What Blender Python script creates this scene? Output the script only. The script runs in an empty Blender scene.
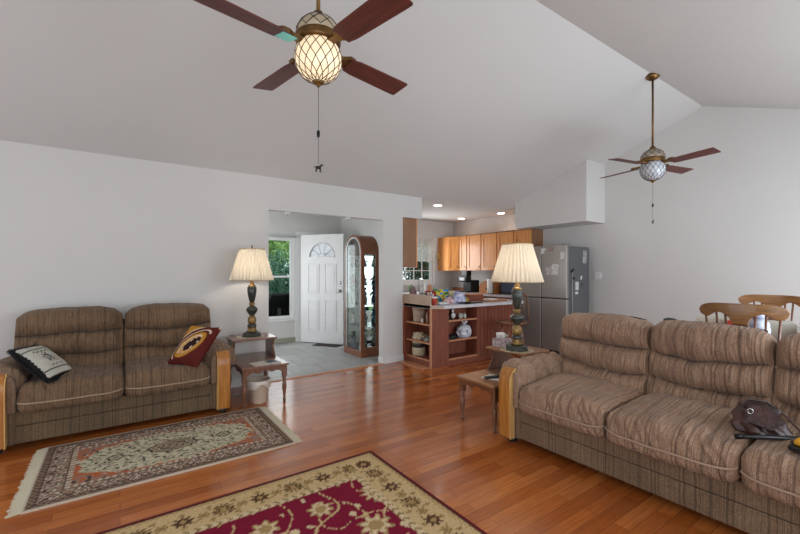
import bpy, bmesh, math, random
from mathutils import Vector, Matrix, noise, Euler
random.seed(7)
PI = math.pi
sc = bpy.context.scene
COL = sc.collection

# ------------------------------------------------------------------ camera, world, light, exposure
YAW = math.atan(280/397.4)
cam = bpy.data.cameras.new('camera'); co = bpy.data.objects.new('camera', cam); COL.objects.link(co)
co.location = (0, 0, 1.34); co.rotation_euler = (PI/2, 0, -YAW)
cam.sensor_width = 36; cam.lens = 36*397.4/800; cam.shift_y = 5/800; cam.clip_start = .03
sc.camera = co
sc.view_settings.view_transform = 'Standard'; sc.view_settings.look = 'None'
sc.view_settings.gamma = 1; sc.view_settings.use_curve_mapping = False
sc.view_settings.exposure = 0.0
sc.cycles.use_denoising = True
sc.cycles.max_bounces = 8; sc.cycles.diffuse_bounces = 5; sc.cycles.transparent_max_bounces = 12
sc.cycles.sample_clamp_indirect = 6

world = bpy.data.worlds.new('sky'); sc.world = world; world.use_nodes = True
wn = world.node_tree; wn.nodes.clear()
bg = wn.nodes.new('ShaderNodeBackground'); wo = wn.nodes.new('ShaderNodeOutputWorld')
bg.inputs[0].default_value = (.86, .93, 1, 1); bg.inputs[1].default_value = 2.0
wn.links.new(bg.outputs[0], wo.inputs[0])

def area(name, loc, rot, sx, sy, power, color=(1, 1, 1)):
    l = bpy.data.lights.new(name, 'AREA'); l.shape = 'RECTANGLE'; l.size = sx; l.size_y = sy
    l.energy = power; l.color = color
    o = bpy.data.objects.new(name, l); o.location = loc; o.rotation_euler = rot; COL.objects.link(o); return o
def point(name, loc, power, color=(1, .85, .65), r=.04):
    l = bpy.data.lights.new(name, 'POINT'); l.energy = power; l.color = color; l.shadow_soft_size = r
    o = bpy.data.objects.new(name, l); o.location = loc; COL.objects.link(o); return o
# daylight through the near wall windows; left wall and entry side fills are added
area('daylight_near_windows_right', (4.3, -.72, 1.3), (PI/2+.25, 0, 0), 3.4, 2.0, 87, (.87, .98, 1.07))
area('daylight_near_windows_left', (.1, -.72, 1.3), (PI/2+.25, 0, 0), 3.2, 2.0, 31, (.95, .98, 1.02))
area('fill_light_left_wall', (-2.5, 2.3, 1.35), (PI/2+.25, 0, -PI/2), 3.6, 1.9, 13, (.93, .98, 1.03))  # added fill lamp to even out the room, with an unseen window made for it
area('daylight_kitchen_window', (5.3, 6.80, 1.6), (-PI/2, 0, 0), .8, .8, 19, (.95, .98, 1))
area('fill_light_entry_side', (.36, 6.2, 1.4), (PI/2, 0, -PI/2+.6), 1.3, 1.3, 32, (.97, 1, 1.02))  # added lamp brightening the entry; its side window is invented
area('daylight_entry_window', (2.42, 7.34, 1.25), (-PI/2, 0, 0), .5, 1.3, 4, (.95, .99, 1.02))

# ------------------------------------------------------------------ helpers
def lin(c):
    return tuple(((v/255)/12.92 if v/255 <= .04045 else ((v/255+.055)/1.055)**2.4) for v in c) + (1,)
class NT:
    def __init__(s, m): s.t = m.node_tree; s.n = s.t.nodes; s.l = s.t.links
    def add(s, kind, **kw):
        n = s.n.new(kind)
        for k, v in kw.items():
            if k.startswith('i_'):
                key = k[2:]; key = int(key) if key.isdigit() else key.replace('_', ' ')
                n.inputs[key].default_value = v
            else: setattr(n, k, v)
        return n
    def link(s, a, b): s.l.new(a, b)
def mat(name, rgb, rough=.6, metal=0, nscale=0, namt=.12, bump=0, bscale=60, emit=0, coat=0, alpha=1, trans=0, stretch=(1, 1, 1), spec=.5, rgb2=None):
    m = bpy.data.materials.new(name); m.use_nodes = True
    g = NT(m); b = g.n['Principled BSDF']
    c = lin(rgb)
    b.inputs['Roughness'].default_value = rough; b.inputs['Metallic'].default_value = metal
    b.inputs['Coat Weight'].default_value = coat; b.inputs['Coat Roughness'].default_value = .1
    b.inputs['Specular IOR Level'].default_value = spec
    b.inputs['Alpha'].default_value = alpha; b.inputs['Transmission Weight'].default_value = trans
    tc = g.add('ShaderNodeTexCoord'); mp = g.add('ShaderNodeMapping', i_Scale=stretch); g.link(tc.outputs['Object'], mp.inputs[0])
    nz = g.add('ShaderNodeTexNoise', i_Scale=nscale or 8, i_Detail=5.0); g.link(mp.outputs[0], nz.inputs[0])
    rp = g.add('ShaderNodeValToRGB')
    k = namt if nscale else .03
    c2 = lin(rgb2) if rgb2 else tuple(min(1, v*(1+k)) for v in c[:3])+(1,)
    c1 = c if rgb2 else tuple(v*(1-k) for v in c[:3])+(1,)
    rp.color_ramp.elements[0].position = .3; rp.color_ramp.elements[1].position = .7
    rp.color_ramp.elements[0].color = c1; rp.color_ramp.elements[1].color = c2
    g.link(nz.outputs['Fac'], rp.inputs[0]); g.link(rp.outputs[0], b.inputs['Base Color'])
    if bump:
        n2 = g.add('ShaderNodeTexNoise', i_Scale=bscale, i_Detail=3.0); g.link(mp.outputs[0], n2.inputs[0])
        bp = g.add('ShaderNodeBump', i_Strength=bump, i_Distance=.01); g.link(n2.outputs['Fac'], bp.inputs['Height']); g.link(bp.outputs[0], b.inputs['Normal'])
    if emit:
        b.inputs['Emission Color'].default_value = c; b.inputs['Emission Strength'].default_value = emit
    return m

class MB:
    def __init__(s): s.v = []; s.f = []; s.sm = []
    def raw(s, vs, fs, smooth=False, M=None):
        o = len(s.v)
        s.v += [tuple(M @ Vector(v)) if M else tuple(v) for v in vs]
        s.f += [tuple(i+o for i in f) for f in fs]; s.sm += [smooth]*len(fs); return s
    def box(s, x0, x1, y0, y1, z0, z1, M=None):
        vs = [(x, y, z) for x in (x0, x1) for y in (y0, y1) for z in (z0, z1)]
        return s.raw(vs, [(0, 1, 3, 2), (4, 6, 7, 5), (0, 4, 5, 1), (2, 3, 7, 6), (0, 2, 6, 4), (1, 5, 7, 3)], False, M)
    def lathe(s, prof, n=24, c=(0, 0, 0), M=None, smooth=True, ry=1):
        vs = []; fs = []
        for r, z in prof:
            for k in range(n):
                a = 2*PI*k/n; vs.append((c[0]+r*math.cos(a), c[1]+ry*r*math.sin(a), c[2]+z))
        for i in range(len(prof)-1):
            for k in range(n):
                k2 = (k+1) % n; fs.append((i*n+k, i*n+k2, (i+1)*n+k2, (i+1)*n+k))
        fs.append(tuple(range(n))[::-1]); fs.append(tuple((len(prof)-1)*n+k for k in range(n)))
        return s.raw(vs, fs, smooth, M)
    def tube(s, pts, r, n=8, M=None, closed=False):
        pts = [Vector(p) for p in pts]; N = len(pts); R = r if isinstance(r, (list, tuple)) else [r]*N
        vs = []; fs = []; up = None
        for i, p in enumerate(pts):
            if closed: t = (pts[(i+1) % N]-pts[i-1])
            else: t = pts[min(i+1, N-1)]-pts[max(i-1, 0)]
            t.normalize()
            if up is None:
                up = Vector((0, 0, 1)) if abs(t.z) < .9 else Vector((1, 0, 0))
            a = up - t*up.dot(t); a.normalize(); up = a; b = t.cross(a)
            for k in range(n):
                q = 2*PI*k/n; vs.append(p+(a*math.cos(q)+b*math.sin(q))*R[i])
        for i in range(N if closed else N-1):
            for k in range(n):
                k2 = (k+1) % n; j = (i+1) % N; fs.append((i*n+k, i*n+k2, j*n+k2, j*n+k))
        if not closed: fs.append(tuple(range(n))[::-1]); fs.append(tuple((N-1)*n+k for k in range(n)))
        return s.raw(vs, fs, True, M)
    def prism(s, poly, h0, h1, axis='z', M=None):
        n = len(poly)
        def P(a, b, h): return {'z': (a, b, h), 'y': (a, h, b), 'x': (h, a, b)}[axis]
        vs = [P(a, b, h0) for a, b in poly]+[P(a, b, h1) for a, b in poly]
        fs = [tuple(range(n))[::-1], tuple(range(n, 2*n))]+[(k, (k+1) % n, n+(k+1) % n, n+k) for k in range(n)]
        return s.raw(vs, fs, False, M)
    def ball(s, c, r, n=16, m=10, sc3=(1, 1, 1), M=None):
        vs = []; fs = []
        for i in range(m+1):
            t = PI*i/m
            for k in range(n):
                a = 2*PI*k/n
                vs.append((c[0]+r*sc3[0]*math.sin(t)*math.cos(a), c[1]+r*sc3[1]*math.sin(t)*math.sin(a), c[2]+r*sc3[2]*math.cos(t)))
        for i in range(m):
            for k in range(n): k2 = (k+1) % n; fs.append((i*n+k, (i+1)*n+k, (i+1)*n+k2, i*n+k2))
        return s.raw(vs, fs, True, M)
    def build(s, name, m, parent=None, bevel=0, loc=None, rot=None, segs=2):
        me = bpy.data.meshes.new(name); me.from_pydata(s.v, [], s.f)
        me.polygons.foreach_set('use_smooth', s.sm)
        bm = bmesh.new(); bm.from_mesh(me); bmesh.ops.remove_doubles(bm, verts=bm.verts, dist=1e-6)
        bmesh.ops.recalc_face_normals(bm, faces=bm.faces); bm.to_mesh(me); bm.free()
        me.materials.append(m)
        o = bpy.data.objects.new(name, me); COL.objects.link(o)
        if parent: o.parent = parent
        if loc: o.location = loc
        if rot: o.rotation_euler = rot
        if bevel:
            b = o.modifiers.new('bevel', 'BEVEL'); b.width = bevel; b.segments = segs; b.limit_method = 'ANGLE'; b.angle_limit = .6
            for p in me.polygons: p.use_smooth = True
            w = o.modifiers.new('wn', 'WEIGHTED_NORMAL')
        return o
def tag(o, label, cat, group=None, kind=None):
    o['label'] = label; o['category'] = cat
    if group: o['group'] = group
    if kind: o['kind'] = kind
    return o
def thing(name, label, cat, loc=(0, 0, 0), rz=0, group=None):
    o = bpy.data.objects.new(name, None); COL.objects.link(o); o.empty_display_size = .1
    o.location = loc; o.rotation_euler = (0, 0, rz); return tag(o, label, cat, group)
def struct(name, mb, m, parent=None, bevel=0):
    o = mb.build(name, m, parent, bevel)
    if not parent: o['kind'] = 'structure'
    return o
def T(x=0, y=0, z=0, rx=0, ry=0, rz=0):
    return Matrix.Translation((x, y, z)) @ Euler((rx, ry, rz)).to_matrix().to_4x4()
def fnoise(x, y, z=0): return noise.noise(Vector((x, y, z)))

# ------------------------------------------------------------------ materials
M = {}
M['wall'] = mat('wall_paint', (205, 203, 200), .75, nscale=1.2, namt=.015, bump=.03, bscale=150)
M['ceil'] = mat('ceiling_paint', (203, 202, 200), .85, nscale=1.2, namt=.012)
M['trim'] = mat('white_trim_paint', (222, 222, 221), .45)
M['door'] = mat('white_door_paint', (218, 218, 218), .4)
def wood(name, a, b, rough=.35, coat=.2, ax='z', s=1.0):
    st = {'x': (1.2, 14, 14), 'y': (14, 1.2, 14), 'z': (14, 14, 1.2)}[ax]
    return mat(name, a, rough, nscale=3*s, rgb2=b, coat=coat, stretch=st, bump=.04, bscale=12)
M['oak_z'] = wood('honey_oak_vertical', (150, 90, 32), (188, 126, 56), .32, .3)
M['oak_x'] = wood('honey_oak_horizontal', (150, 96, 44), (190, 132, 70), .4, .2, 'x')
M['cab'] = wood('golden_oak_cabinet', (196, 124, 62), (222, 156, 88), .35, .2)
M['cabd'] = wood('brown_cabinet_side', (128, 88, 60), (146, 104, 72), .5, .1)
M['tab'] = wood('walnut_table_wood', (104, 68, 52), (140, 98, 76), .28, .4, 'x')
M['tab2'] = wood('oak_table_wood', (128, 86, 56), (166, 118, 78), .3, .4, 'x')
M['leg'] = wood('turned_leg_wood', (96, 60, 42), (128, 84, 60), .3, .4)
M['curio'] = wood('curio_walnut', (104, 58, 34), (140, 84, 52), .3, .4)
M['pen'] = wood('reddish_brown_panel', (108, 54, 36), (138, 76, 52), .65, 0)
M['pen_edge'] = wood('tan_edge_wood', (176, 118, 84), (196, 140, 102), .45, .1)
M['blade'] = wood('mahogany_blade', (70, 34, 30), (104, 50, 40), .5, 0, 'x')
M['bread'] = wood('warm_wood', (150, 92, 48), (184, 124, 72), .4, .1, 'x')
M['brass'] = mat('antique_brass', (116, 86, 50), .4, .8, nscale=20, namt=.25)
M['gold'] = mat('aged_gold', (92, 70, 40), .4, .4, nscale=34, rgb2=(176, 140, 84))
M['dkgreen'] = mat('dark_green_marbled', (22, 26, 24), .3, nscale=22, rgb2=(58, 64, 56), coat=.4)
M['black'] = mat('black_plastic', (24, 24, 26), .4)
M['blackm'] = mat('black_metal', (18, 18, 20), .3, .4)
M['steel'] = mat('stainless_steel', (156, 153, 148), .33, .5, nscale=3, namt=.08, stretch=(30, 30, .4))
M['fside'] = mat('dark_grey_fridge_side', (92, 94, 96), .5, .1)
M['counter'] = mat('pale_grey_laminate', (200, 196, 200), .3, nscale=60, namt=.06)
M['beige'] = mat('beige_laminate', (176, 152, 132), .5, nscale=8, namt=.04)
M['white'] = mat('white_plastic', (225, 225, 225), .4)
M['paper'] = mat('white_paper', (220, 218, 212), .8)
M['chrome'] = mat('brushed_nickel', (190, 190, 190), .25, 1)
M['wicker'] = mat('pale_wicker', (188, 170, 150), .8, nscale=30, namt=.25, bump=.4, bscale=90)
M['leather'] = mat('dark_brown_leather', (36, 20, 18), .42, nscale=9, rgb2=(78, 46, 40), bump=.6, bscale=30, coat=.1)
M['mirror'] = mat('mirror_glass', (235, 238, 238), .03, 1)
M['grey_tile_dark'] = mat('grey_cloth', (120, 116, 110), .9, nscale=14, namt=.2)
def flat(n, rgb, rough=.6, **k): return mat(n, rgb, rough, **k)

def glass_mat(name, tint=(1, 1, 1), refl=.12):
    m = bpy.data.materials.new(name); m.use_nodes = True; g = NT(m); g.n.clear()
    out = g.add('ShaderNodeOutputMaterial'); tr = g.add('ShaderNodeBsdfTransparent'); gl = g.add('ShaderNodeBsdfGlossy', i_Roughness=.02)
    tr.inputs[0].default_value = (*tint, 1)
    lw = g.add('ShaderNodeLayerWeight', i_Blend=.25); mx = g.add('ShaderNodeMixShader')
    mt = g.add('ShaderNodeMath', operation='MULTIPLY_ADD'); mt.inputs[1].default_value = .3; mt.inputs[2].default_value = 0
    g.link(lw.outputs['Fresnel'], mt.inputs[0]); g.link(mt.outputs[0], mx.inputs[0])
    g.link(tr.outputs[0], mx.inputs[1]); g.link(gl.outputs[0], mx.inputs[2]); g.link(mx.outputs[0], out.inputs[0])
    return m
M['glass'] = glass_mat('clear_glass', (.93, .96, .95))

def floor_wood():
    m = bpy.data.materials.new('oak_floor_boards'); m.use_nodes = True; g = NT(m); b = g.n['Principled BSDF']
    tc = g.add('ShaderNodeTexCoord')
    br = g.add('ShaderNodeTexBrick', offset=.37, offset_frequency=2, i_Scale=1.0, i_Mortar_Size=.0012, i_Mortar_Smooth=.3, i_Bias=0.0, i_Brick_Width=.82, i_Row_Height=.083)
    br.inputs['Color1'].default_value = (0, 0, 0, 1); br.inputs['Color2'].default_value = (1, 1, 1, 1); br.inputs['Mortar'].default_value = (0, 0, 0, 1)
    g.link(tc.outputs['Object'], br.inputs[0])
    rp = g.add('ShaderNodeValToRGB'); e = rp.color_ramp.elements
    e[0].color = lin((158, 84, 36)); e[1].color = lin((194, 116, 58)); x = e.new(.5); x.color = lin((176, 98, 44))
    g.link(br.outputs['Color'], rp.inputs[0])
    mp = g.add('ShaderNodeMapping', i_Scale=(1.6, 22, 1)); g.link(tc.outputs['Object'], mp.inputs[0])
    # shift the grain board by board
    cmb = g.add('ShaderNodeCombineXYZ'); ml = g.add('ShaderNodeMath', operation='MULTIPLY'); ml.inputs[1].default_value = 17
    g.link(br.outputs['Color'], ml.inputs[0]); g.link(ml.outputs[0], cmb.inputs[2])
    va = g.add('ShaderNodeVectorMath', operation='ADD'); g.link(mp.outputs[0], va.inputs[0]); g.link(cmb.outputs[0], va.inputs[1])
    nz = g.add('ShaderNodeTexNoise', i_Scale=3.0, i_Detail=7.0, i_Distortion=.6); g.link(va.outputs[0], nz.inputs[0])
    r2 = g.add('ShaderNodeValToRGB'); r2.color_ramp.elements[0].position = .32; r2.color_ramp.elements[1].position = .68
    r2.color_ramp.elements[0].color = (.80, .76, .72, 1); r2.color_ramp.elements[1].color = (1.08, 1.07, 1.05, 1)
    g.link(nz.outputs['Fac'], r2.inputs[0])
    mx = g.add('ShaderNodeMix', data_type='RGBA', blend_type='MULTIPLY'); mx.inputs[0].default_value = 1
    g.link(rp.outputs[0], mx.inputs[6]); g.link(r2.outputs[0], mx.inputs[7])
    dk = g.add('ShaderNodeMix', data_type='RGBA'); g.link(br.outputs['Fac'], dk.inputs[0]); g.link(mx.outputs[2], dk.inputs[6]); dk.inputs[7].default_value = lin((96, 52, 30))
    g.link(dk.outputs[2], b.inputs['Base Color'])
    b.inputs['Roughness'].default_value = .22; b.inputs['Coat Weight'].default_value = .35; b.inputs['Coat Roughness'].default_value = .12
    n3 = g.add('ShaderNodeTexNoise', i_Scale=6.0, i_Detail=2.0); g.link(va.outputs[0], n3.inputs[0])
    sb = g.add('ShaderNodeMath', operation='SUBTRACT'); g.link(n3.outputs['Fac'], sb.inputs[0]); g.link(br.outputs['Fac'], sb.inputs[1])
    bp = g.add('ShaderNodeBump', i_Strength=.12, i_Distance=.004); g.link(sb.outputs[0], bp.inputs['Height']); g.link(bp.outputs[0], b.inputs['Normal'])
    return m
M['floor'] = floor_wood()
def tile_mat():
    m = bpy.data.materials.new('grey_slate_tile'); m.use_nodes = True; g = NT(m); b = g.n['Principled BSDF']
    tc = g.add('ShaderNodeTexCoord')
    br = g.add('ShaderNodeTexBrick', offset=.5, i_Scale=1.0, i_Mortar_Size=.006, i_Mortar_Smooth=.2, i_Brick_Width=.42, i_Row_Height=.42)
    br.inputs['Color1'].default_value = lin((150, 152, 151)); br.inputs['Color2'].default_value = lin((176, 176, 173)); br.inputs['Mortar'].default_value = lin((104, 102, 98))
    g.link(tc.outputs['Object'], br.inputs[0])
    nz = g.add('ShaderNodeTexNoise', i_Scale=7.0, i_Detail=8.0); g.link(tc.outputs['Object'], nz.inputs[0])
    r2 = g.add('ShaderNodeValToRGB'); r2.color_ramp.elements[0].color = (.72, .72, .74, 1); r2.color_ramp.elements[1].color = (1.2, 1.18, 1.15, 1)
    g.link(nz.outputs['Fac'], r2.inputs[0])
    mx = g.add('ShaderNodeMix', data_type='RGBA', blend_type='MULTIPLY'); mx.inputs[0].default_value = 1
    g.link(br.outputs[0], mx.inputs[6]); g.link(r2.outputs[0], mx.inputs[7]); g.link(mx.outputs[2], b.inputs['Base Color'])
    b.inputs['Roughness'].default_value = .4
    bp = g.add('ShaderNodeBump', i_Strength=.2, i_Distance=.004); g.link(nz.outputs['Fac'], bp.inputs['Height']); g.link(bp.outputs[0], b.inputs['Normal'])
    return m
M['tile'] = tile_mat()
def stripe_fabric(name, dark, mid, light, dens=105.0, axis='X', bump=.35, crumple=.9):
    """woven upholstery with irregular stripes across the width of the seat"""
    m = bpy.data.materials.new(name); m.use_nodes = True; g = NT(m); b = g.n['Principled BSDF']
    tc = g.add('ShaderNodeTexCoord'); sp = g.add('ShaderNodeSeparateXYZ'); g.link(tc.outputs['Object'], sp.inputs[0])
    wob = g.add('ShaderNodeTexNoise', i_Scale=7.0); g.link(tc.outputs['Object'], wob.inputs[0])
    wm = g.add('ShaderNodeMath', operation='MULTIPLY_ADD'); wm.inputs[1].default_value = .022; g.link(wob.outputs['Fac'], wm.inputs[0]); g.link(sp.outputs[axis], wm.inputs[2])
    n1 = g.add('ShaderNodeTexNoise', noise_dimensions='1D', i_Scale=dens*1.6, i_Detail=2.0, i_Roughness=.7); g.link(wm.outputs[0], n1.inputs['W'])
    rg = g.add('ShaderNodeValToRGB'); e = rg.color_ramp.elements
    e[0].position = .25; e[0].color = lin(mid); e[1].position = .75; e[1].color = lin(light)
    g.link(n1.outputs['Fac'], rg.inputs[0])
    n5 = g.add('ShaderNodeTexNoise', noise_dimensions='1D', i_Scale=dens*.42, i_Detail=1.0); g.link(wm.outputs[0], n5.inputs['W'])
    r5 = g.add('ShaderNodeValToRGB'); r5.color_ramp.elements[0].position = .468; r5.color_ramp.elements[0].color = (0, 0, 0, 1)
    r5.color_ramp.elements[1].position = .532; r5.color_ramp.elements[1].color = (0, 0, 0, 1)
    x = r5.color_ramp.elements.new(.494); x.color = (.6, .6, .6, 1); x = r5.color_ramp.elements.new(.506); x.color = (.6, .6, .6, 1)
    g.link(n5.outputs['Fac'], r5.inputs[0])
    rp = g.add('ShaderNodeMix', data_type='RGBA'); g.link(r5.outputs[0], rp.inputs[0]); g.link(rg.outputs[0], rp.inputs[6]); rp.inputs[7].default_value = lin(dark)
    n2 = g.add('ShaderNodeTexNoise', i_Scale=150.0, i_Detail=2.0); g.link(tc.outputs['Object'], n2.inputs[0])
    n4 = g.add('ShaderNodeTexNoise', i_Scale=5.0, i_Detail=4.0); g.link(tc.outputs['Object'], n4.inputs[0])
    r2 = g.add('ShaderNodeValToRGB'); r2.color_ramp.elements[0].position = .3; r2.color_ramp.elements[1].position = .7
    r2.color_ramp.elements[0].color = (.72, .72, .72, 1); r2.color_ramp.elements[1].color = (1.25, 1.25, 1.25, 1); g.link(n2.outputs['Fac'], r2.inputs[0])
    mx = g.add('ShaderNodeMix', data_type='RGBA', blend_type='MULTIPLY'); mx.inputs[0].default_value = 1
    g.link(rp.outputs[2], mx.inputs[6]); g.link(r2.outputs[0], mx.inputs[7])
    r4 = g.add('ShaderNodeValToRGB'); r4.color_ramp.elements[0].position = .3; r4.color_ramp.elements[1].position = .7
    r4.color_ramp.elements[0].color = (.84, .82, .82, 1); r4.color_ramp.elements[1].color = (1.12, 1.12, 1.12, 1); g.link(n4.outputs['Fac'], r4.inputs[0])
    m2 = g.add('ShaderNodeMix', data_type='RGBA', blend_type='MULTIPLY'); m2.inputs[0].default_value = 1
    g.link(mx.outputs[2], m2.inputs[6]); g.link(r4.outputs[0], m2.inputs[7]); g.link(m2.outputs[2], b.inputs['Base Color'])
    b.inputs['Roughness'].default_value = .85; b.inputs['Sheen Weight'].default_value = .1; b.inputs['Sheen Roughness'].default_value = .4
    bp = g.add('ShaderNodeBump', i_Strength=bump, i_Distance=.003); g.link(n2.outputs['Fac'], bp.inputs['Height'])
    mp = g.add('ShaderNodeMapping', i_Scale=(24, 7, 7)); g.link(tc.outputs['Object'], mp.inputs[0])
    n6 = g.add('ShaderNodeTexNoise', i_Scale=1.0, i_Detail=3.0, i_Distortion=.8); g.link(mp.outputs[0], n6.inputs[0])
    b6 = g.add('ShaderNodeBump', i_Strength=crumple, i_Distance=.03); g.link(n6.outputs['Fac'], b6.inputs['Height']); g.link(bp.outputs[0], b6.inputs['Normal']); g.link(b6.outputs[0], b.inputs['Normal'])
    return m
M['fab'] = stripe_fabric('striped_brown_chenille', (56, 40, 28), (100, 76, 54), (130, 103, 76))
M['fabs'] = stripe_fabric('striped_brown_skirt_fabric', (50, 38, 26), (86, 67, 47), (114, 94, 68), 100, crumple=.1)
M['fabarm'] = stripe_fabric('plain_brown_arm_fabric', (100, 78, 58), (112, 88, 68), (130, 105, 84), 60)
M['fabR'] = stripe_fabric('striped_taupe_chenille', (70, 49, 37), (132, 102, 80), (166, 136, 112))
M['fabsR'] = stripe_fabric('striped_taupe_skirt_fabric', (58, 42, 30), (98, 76, 56), (132, 108, 84), 100, crumple=.1)
M['fabarmR'] = stripe_fabric('plain_taupe_arm_fabric', (118, 92, 72), (136, 108, 86), (158, 130, 108), 60)
M['pipe'] = mat('beige_rope_piping', (158, 134, 112), .9)
M['pipedk'] = mat('dark_piping', (44, 30, 26), .9)

def attr_mat(name, rough=.95, bumpk=.3):
    m = bpy.data.materials.new(name); m.use_nodes = True; g = NT(m); b = g.n['Principled BSDF']
    at = g.add('ShaderNodeAttribute', attribute_name='Col'); tc = g.add('ShaderNodeTexCoord')
    nz = g.add('ShaderNodeTexNoise', i_Scale=130.0, i_Detail=3.0); g.link(tc.outputs['Object'], nz.inputs[0])
    r2 = g.add('ShaderNodeValToRGB'); r2.color_ramp.elements[0].position = .3; r2.color_ramp.elements[1].position = .7
    r2.color_ramp.elements[0].color = (.8, .8, .8, 1); r2.color_ramp.elements[1].color = (1.15, 1.15, 1.15, 1); g.link(nz.outputs['Fac'], r2.inputs[0])
    mx = g.add('ShaderNodeMix', data_type='RGBA', blend_type='MULTIPLY'); mx.inputs[0].default_value = 1
    g.link(at.outputs['Color'], mx.inputs[6]); g.link(r2.outputs[0], mx.inputs[7]); g.link(mx.outputs[2], b.inputs['Base Color'])
    b.inputs['Roughness'].default_value = rough; b.inputs['Specular IOR Level'].default_value = .15
    bp = g.add('ShaderNodeBump', i_Strength=bumpk, i_Distance=.004); g.link(nz.outputs['Fac'], bp.inputs['Height']); g.link(bp.outputs[0], b.inputs['Normal'])
    return m
M['rug'] = attr_mat('woven_wool_rug')
M['printed'] = attr_mat('woven_patterned_cloth', .85, .15)

def leaf_mat(name, a, b_):
    m = mat(name, a, .5, nscale=2.5, rgb2=b_); return m

# ------------------------------------------------------------------ the room
WY = 4.88; WT = .12; CZ = 2.50; RY, RZ = 2.03, 3.575; NY = -.80; XL = -2.6; XR = 6.42; KB = 6.95; EB = 7.42
fl = struct('floor', MB().box(XL-.1, XR+.1, NY-.1, WY, -.06, 0).box(3.80, XR+.1, WY, KB+.1, -.06, 0), M['floor'])
struct('floor_entry', MB().box(.3, 3.80, WY, EB+.1, -.06, .0), M['tile'])
struct('trim_1', MB().box(1.48, 3.14, WY-.03, WY+.03, 0, .008), M['pen_edge'])
# sloped ceiling
SL = (RZ-CZ)/(WY-RY)
def zc(y): return RZ-SL*abs(y-RY)
t = .08
struct('ceiling_left_slope', MB().prism([(WY, CZ), (RY, RZ), (RY, RZ+t), (WY+.2, CZ+t)], XL-.1, XR+.1, 'x'), M['ceil'])
struct('ceiling_right_slope', MB().prism([(RY, RZ), (NY-.1, zc(NY-.1)), (NY-.1, zc(NY-.1)+t), (RY, RZ+t)], XL-.1, XR+.1, 'x'), M['ceil'])
struct('ceiling_kitchen', MB().box(.2, XR+.1, WY, EB+.2, CZ-.0, CZ+.06), M['ceil'])
# back wall with the entry opening and the pillar
bw = MB()
bw.box(XL-.1, 1.48, WY, WY+WT, 0, CZ)
bw.box(1.48, 3.14, WY, WY+WT, 2.10, CZ)
bw.box(3.14, 3.49, WY, WY+WT, 0, CZ)
bw.box(3.49, 3.86, WY, 5.36, 2.17, CZ)
struct('wall_back', bw, M['wall'])
struct('wall_partition', MB().box(3.42, 3.49, WY+WT, 5.36, 0, CZ).box(3.42, 3.80, 5.36, 5.42, 0, CZ).box(3.74, 3.80, 5.42, EB, 0, CZ), M['wall'])
# gable wall
gw = MB(); gw.prism([(NY-.1, 0), (EB, 0), (EB, CZ), (WY, CZ), (RY, RZ), (NY-.1, zc(NY-.1))], XR, XR+.1, 'x')
struct('wall_right', gw, M['wall'])
# bulkhead over the refrigerator, rising into the slope
BY = 3.35
struct('wall_bulkhead', MB().prism([(BY, 2.13), (4.70, 2.13), (4.70, zc(4.70)+.02), (BY, zc(BY)+.02)], 5.87, XR, 'x'), M['wall'])
# near wall with tall windows, left wall with an opening added for fill light
def wall_rects(mb, ax, a0, a1, z1, h, p0, p1):
    """wall between a0..a1 with openings h=[(x0,x1,z0,z1)], thickness p0..p1"""
    cur = a0
    def bx(u0, u1, w0, w1):
        if ax == 'x': mb.box(u0, u1, p0, p1, w0, w1)
        else: mb.box(p0, p1, u0, u1, w0, w1)
    for u0, u1, w0, w1 in h:
        bx(cur, u0, 0, z1)
        if w0 > 0: bx(u0, u1, 0, w0)
        bx(u0, u1, w1, z1); cur = u1
    bx(cur, a1, 0, z1)
nw = MB(); wall_rects(nw, 'x', XL, XR, zc(NY), [(-1.5, 1.7, .1, 2.25), (2.6, 6.0, .1, 2.25)], NY-.1, NY)
struct('wall_near', nw, M['wall'])
lw = MB(); wall_rects(lw, 'y', NY-.1, WY, CZ-.02, [(.5, 4.1, .4, 2.3)], XL-.1, XL)
lw.prism([(WY, CZ-.02), (RY, RZ), (NY-.1, zc(NY-.1))], XL-.1, XL, 'x')
struct('wall_left', lw, M['wall'])
# entry shell
ew = MB(); wall_rects(ew, 'x', .3, 3.80, CZ, [(2.17, 2.72, .46, 1.98), (2.82, 3.70, 0, 2.06)], EB, EB+.12)
struct('wall_entry', ew, M['wall'])
lw2 = MB(); wall_rects(lw2, 'y', WY+WT, EB, CZ, [(5.5, 6.9, .7, 2.1)], .2, .3)  # unseen wall; its opening is made up to go with the entry fill lamp
struct('wall_entry_left', lw2, M['wall'])
# kitchen back wall
kw = MB(); wall_rects(kw, 'x', 3.80, XR, CZ, [(4.80, 5.80, 1.12, 2.02)], KB, KB+.12)
struct('wall_kitchen', kw, M['wall'])
# baseboards
struct('baseboard_back', MB().box(XL, 1.48, WY-.015, WY, 0, .09).box(3.14, 3.49, WY-.015, WY, 0, .09).box(3.125, 3.14, WY-.015, WY+WT, 0, .09), M['trim'], bevel=.003)
struct('baseboard_right', MB().box(XR-.015, XR, NY, 3.5, 0, .09), M['trim'])
struct('baseboard_entry', MB().box(.3, 2.82, EB-.015, EB, 0, .09).box(3.725, 3.74, 5.42, EB, 0, .09), mat('grey_green_baseboard', (150, 148, 132), .5), bevel=.003)

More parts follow.
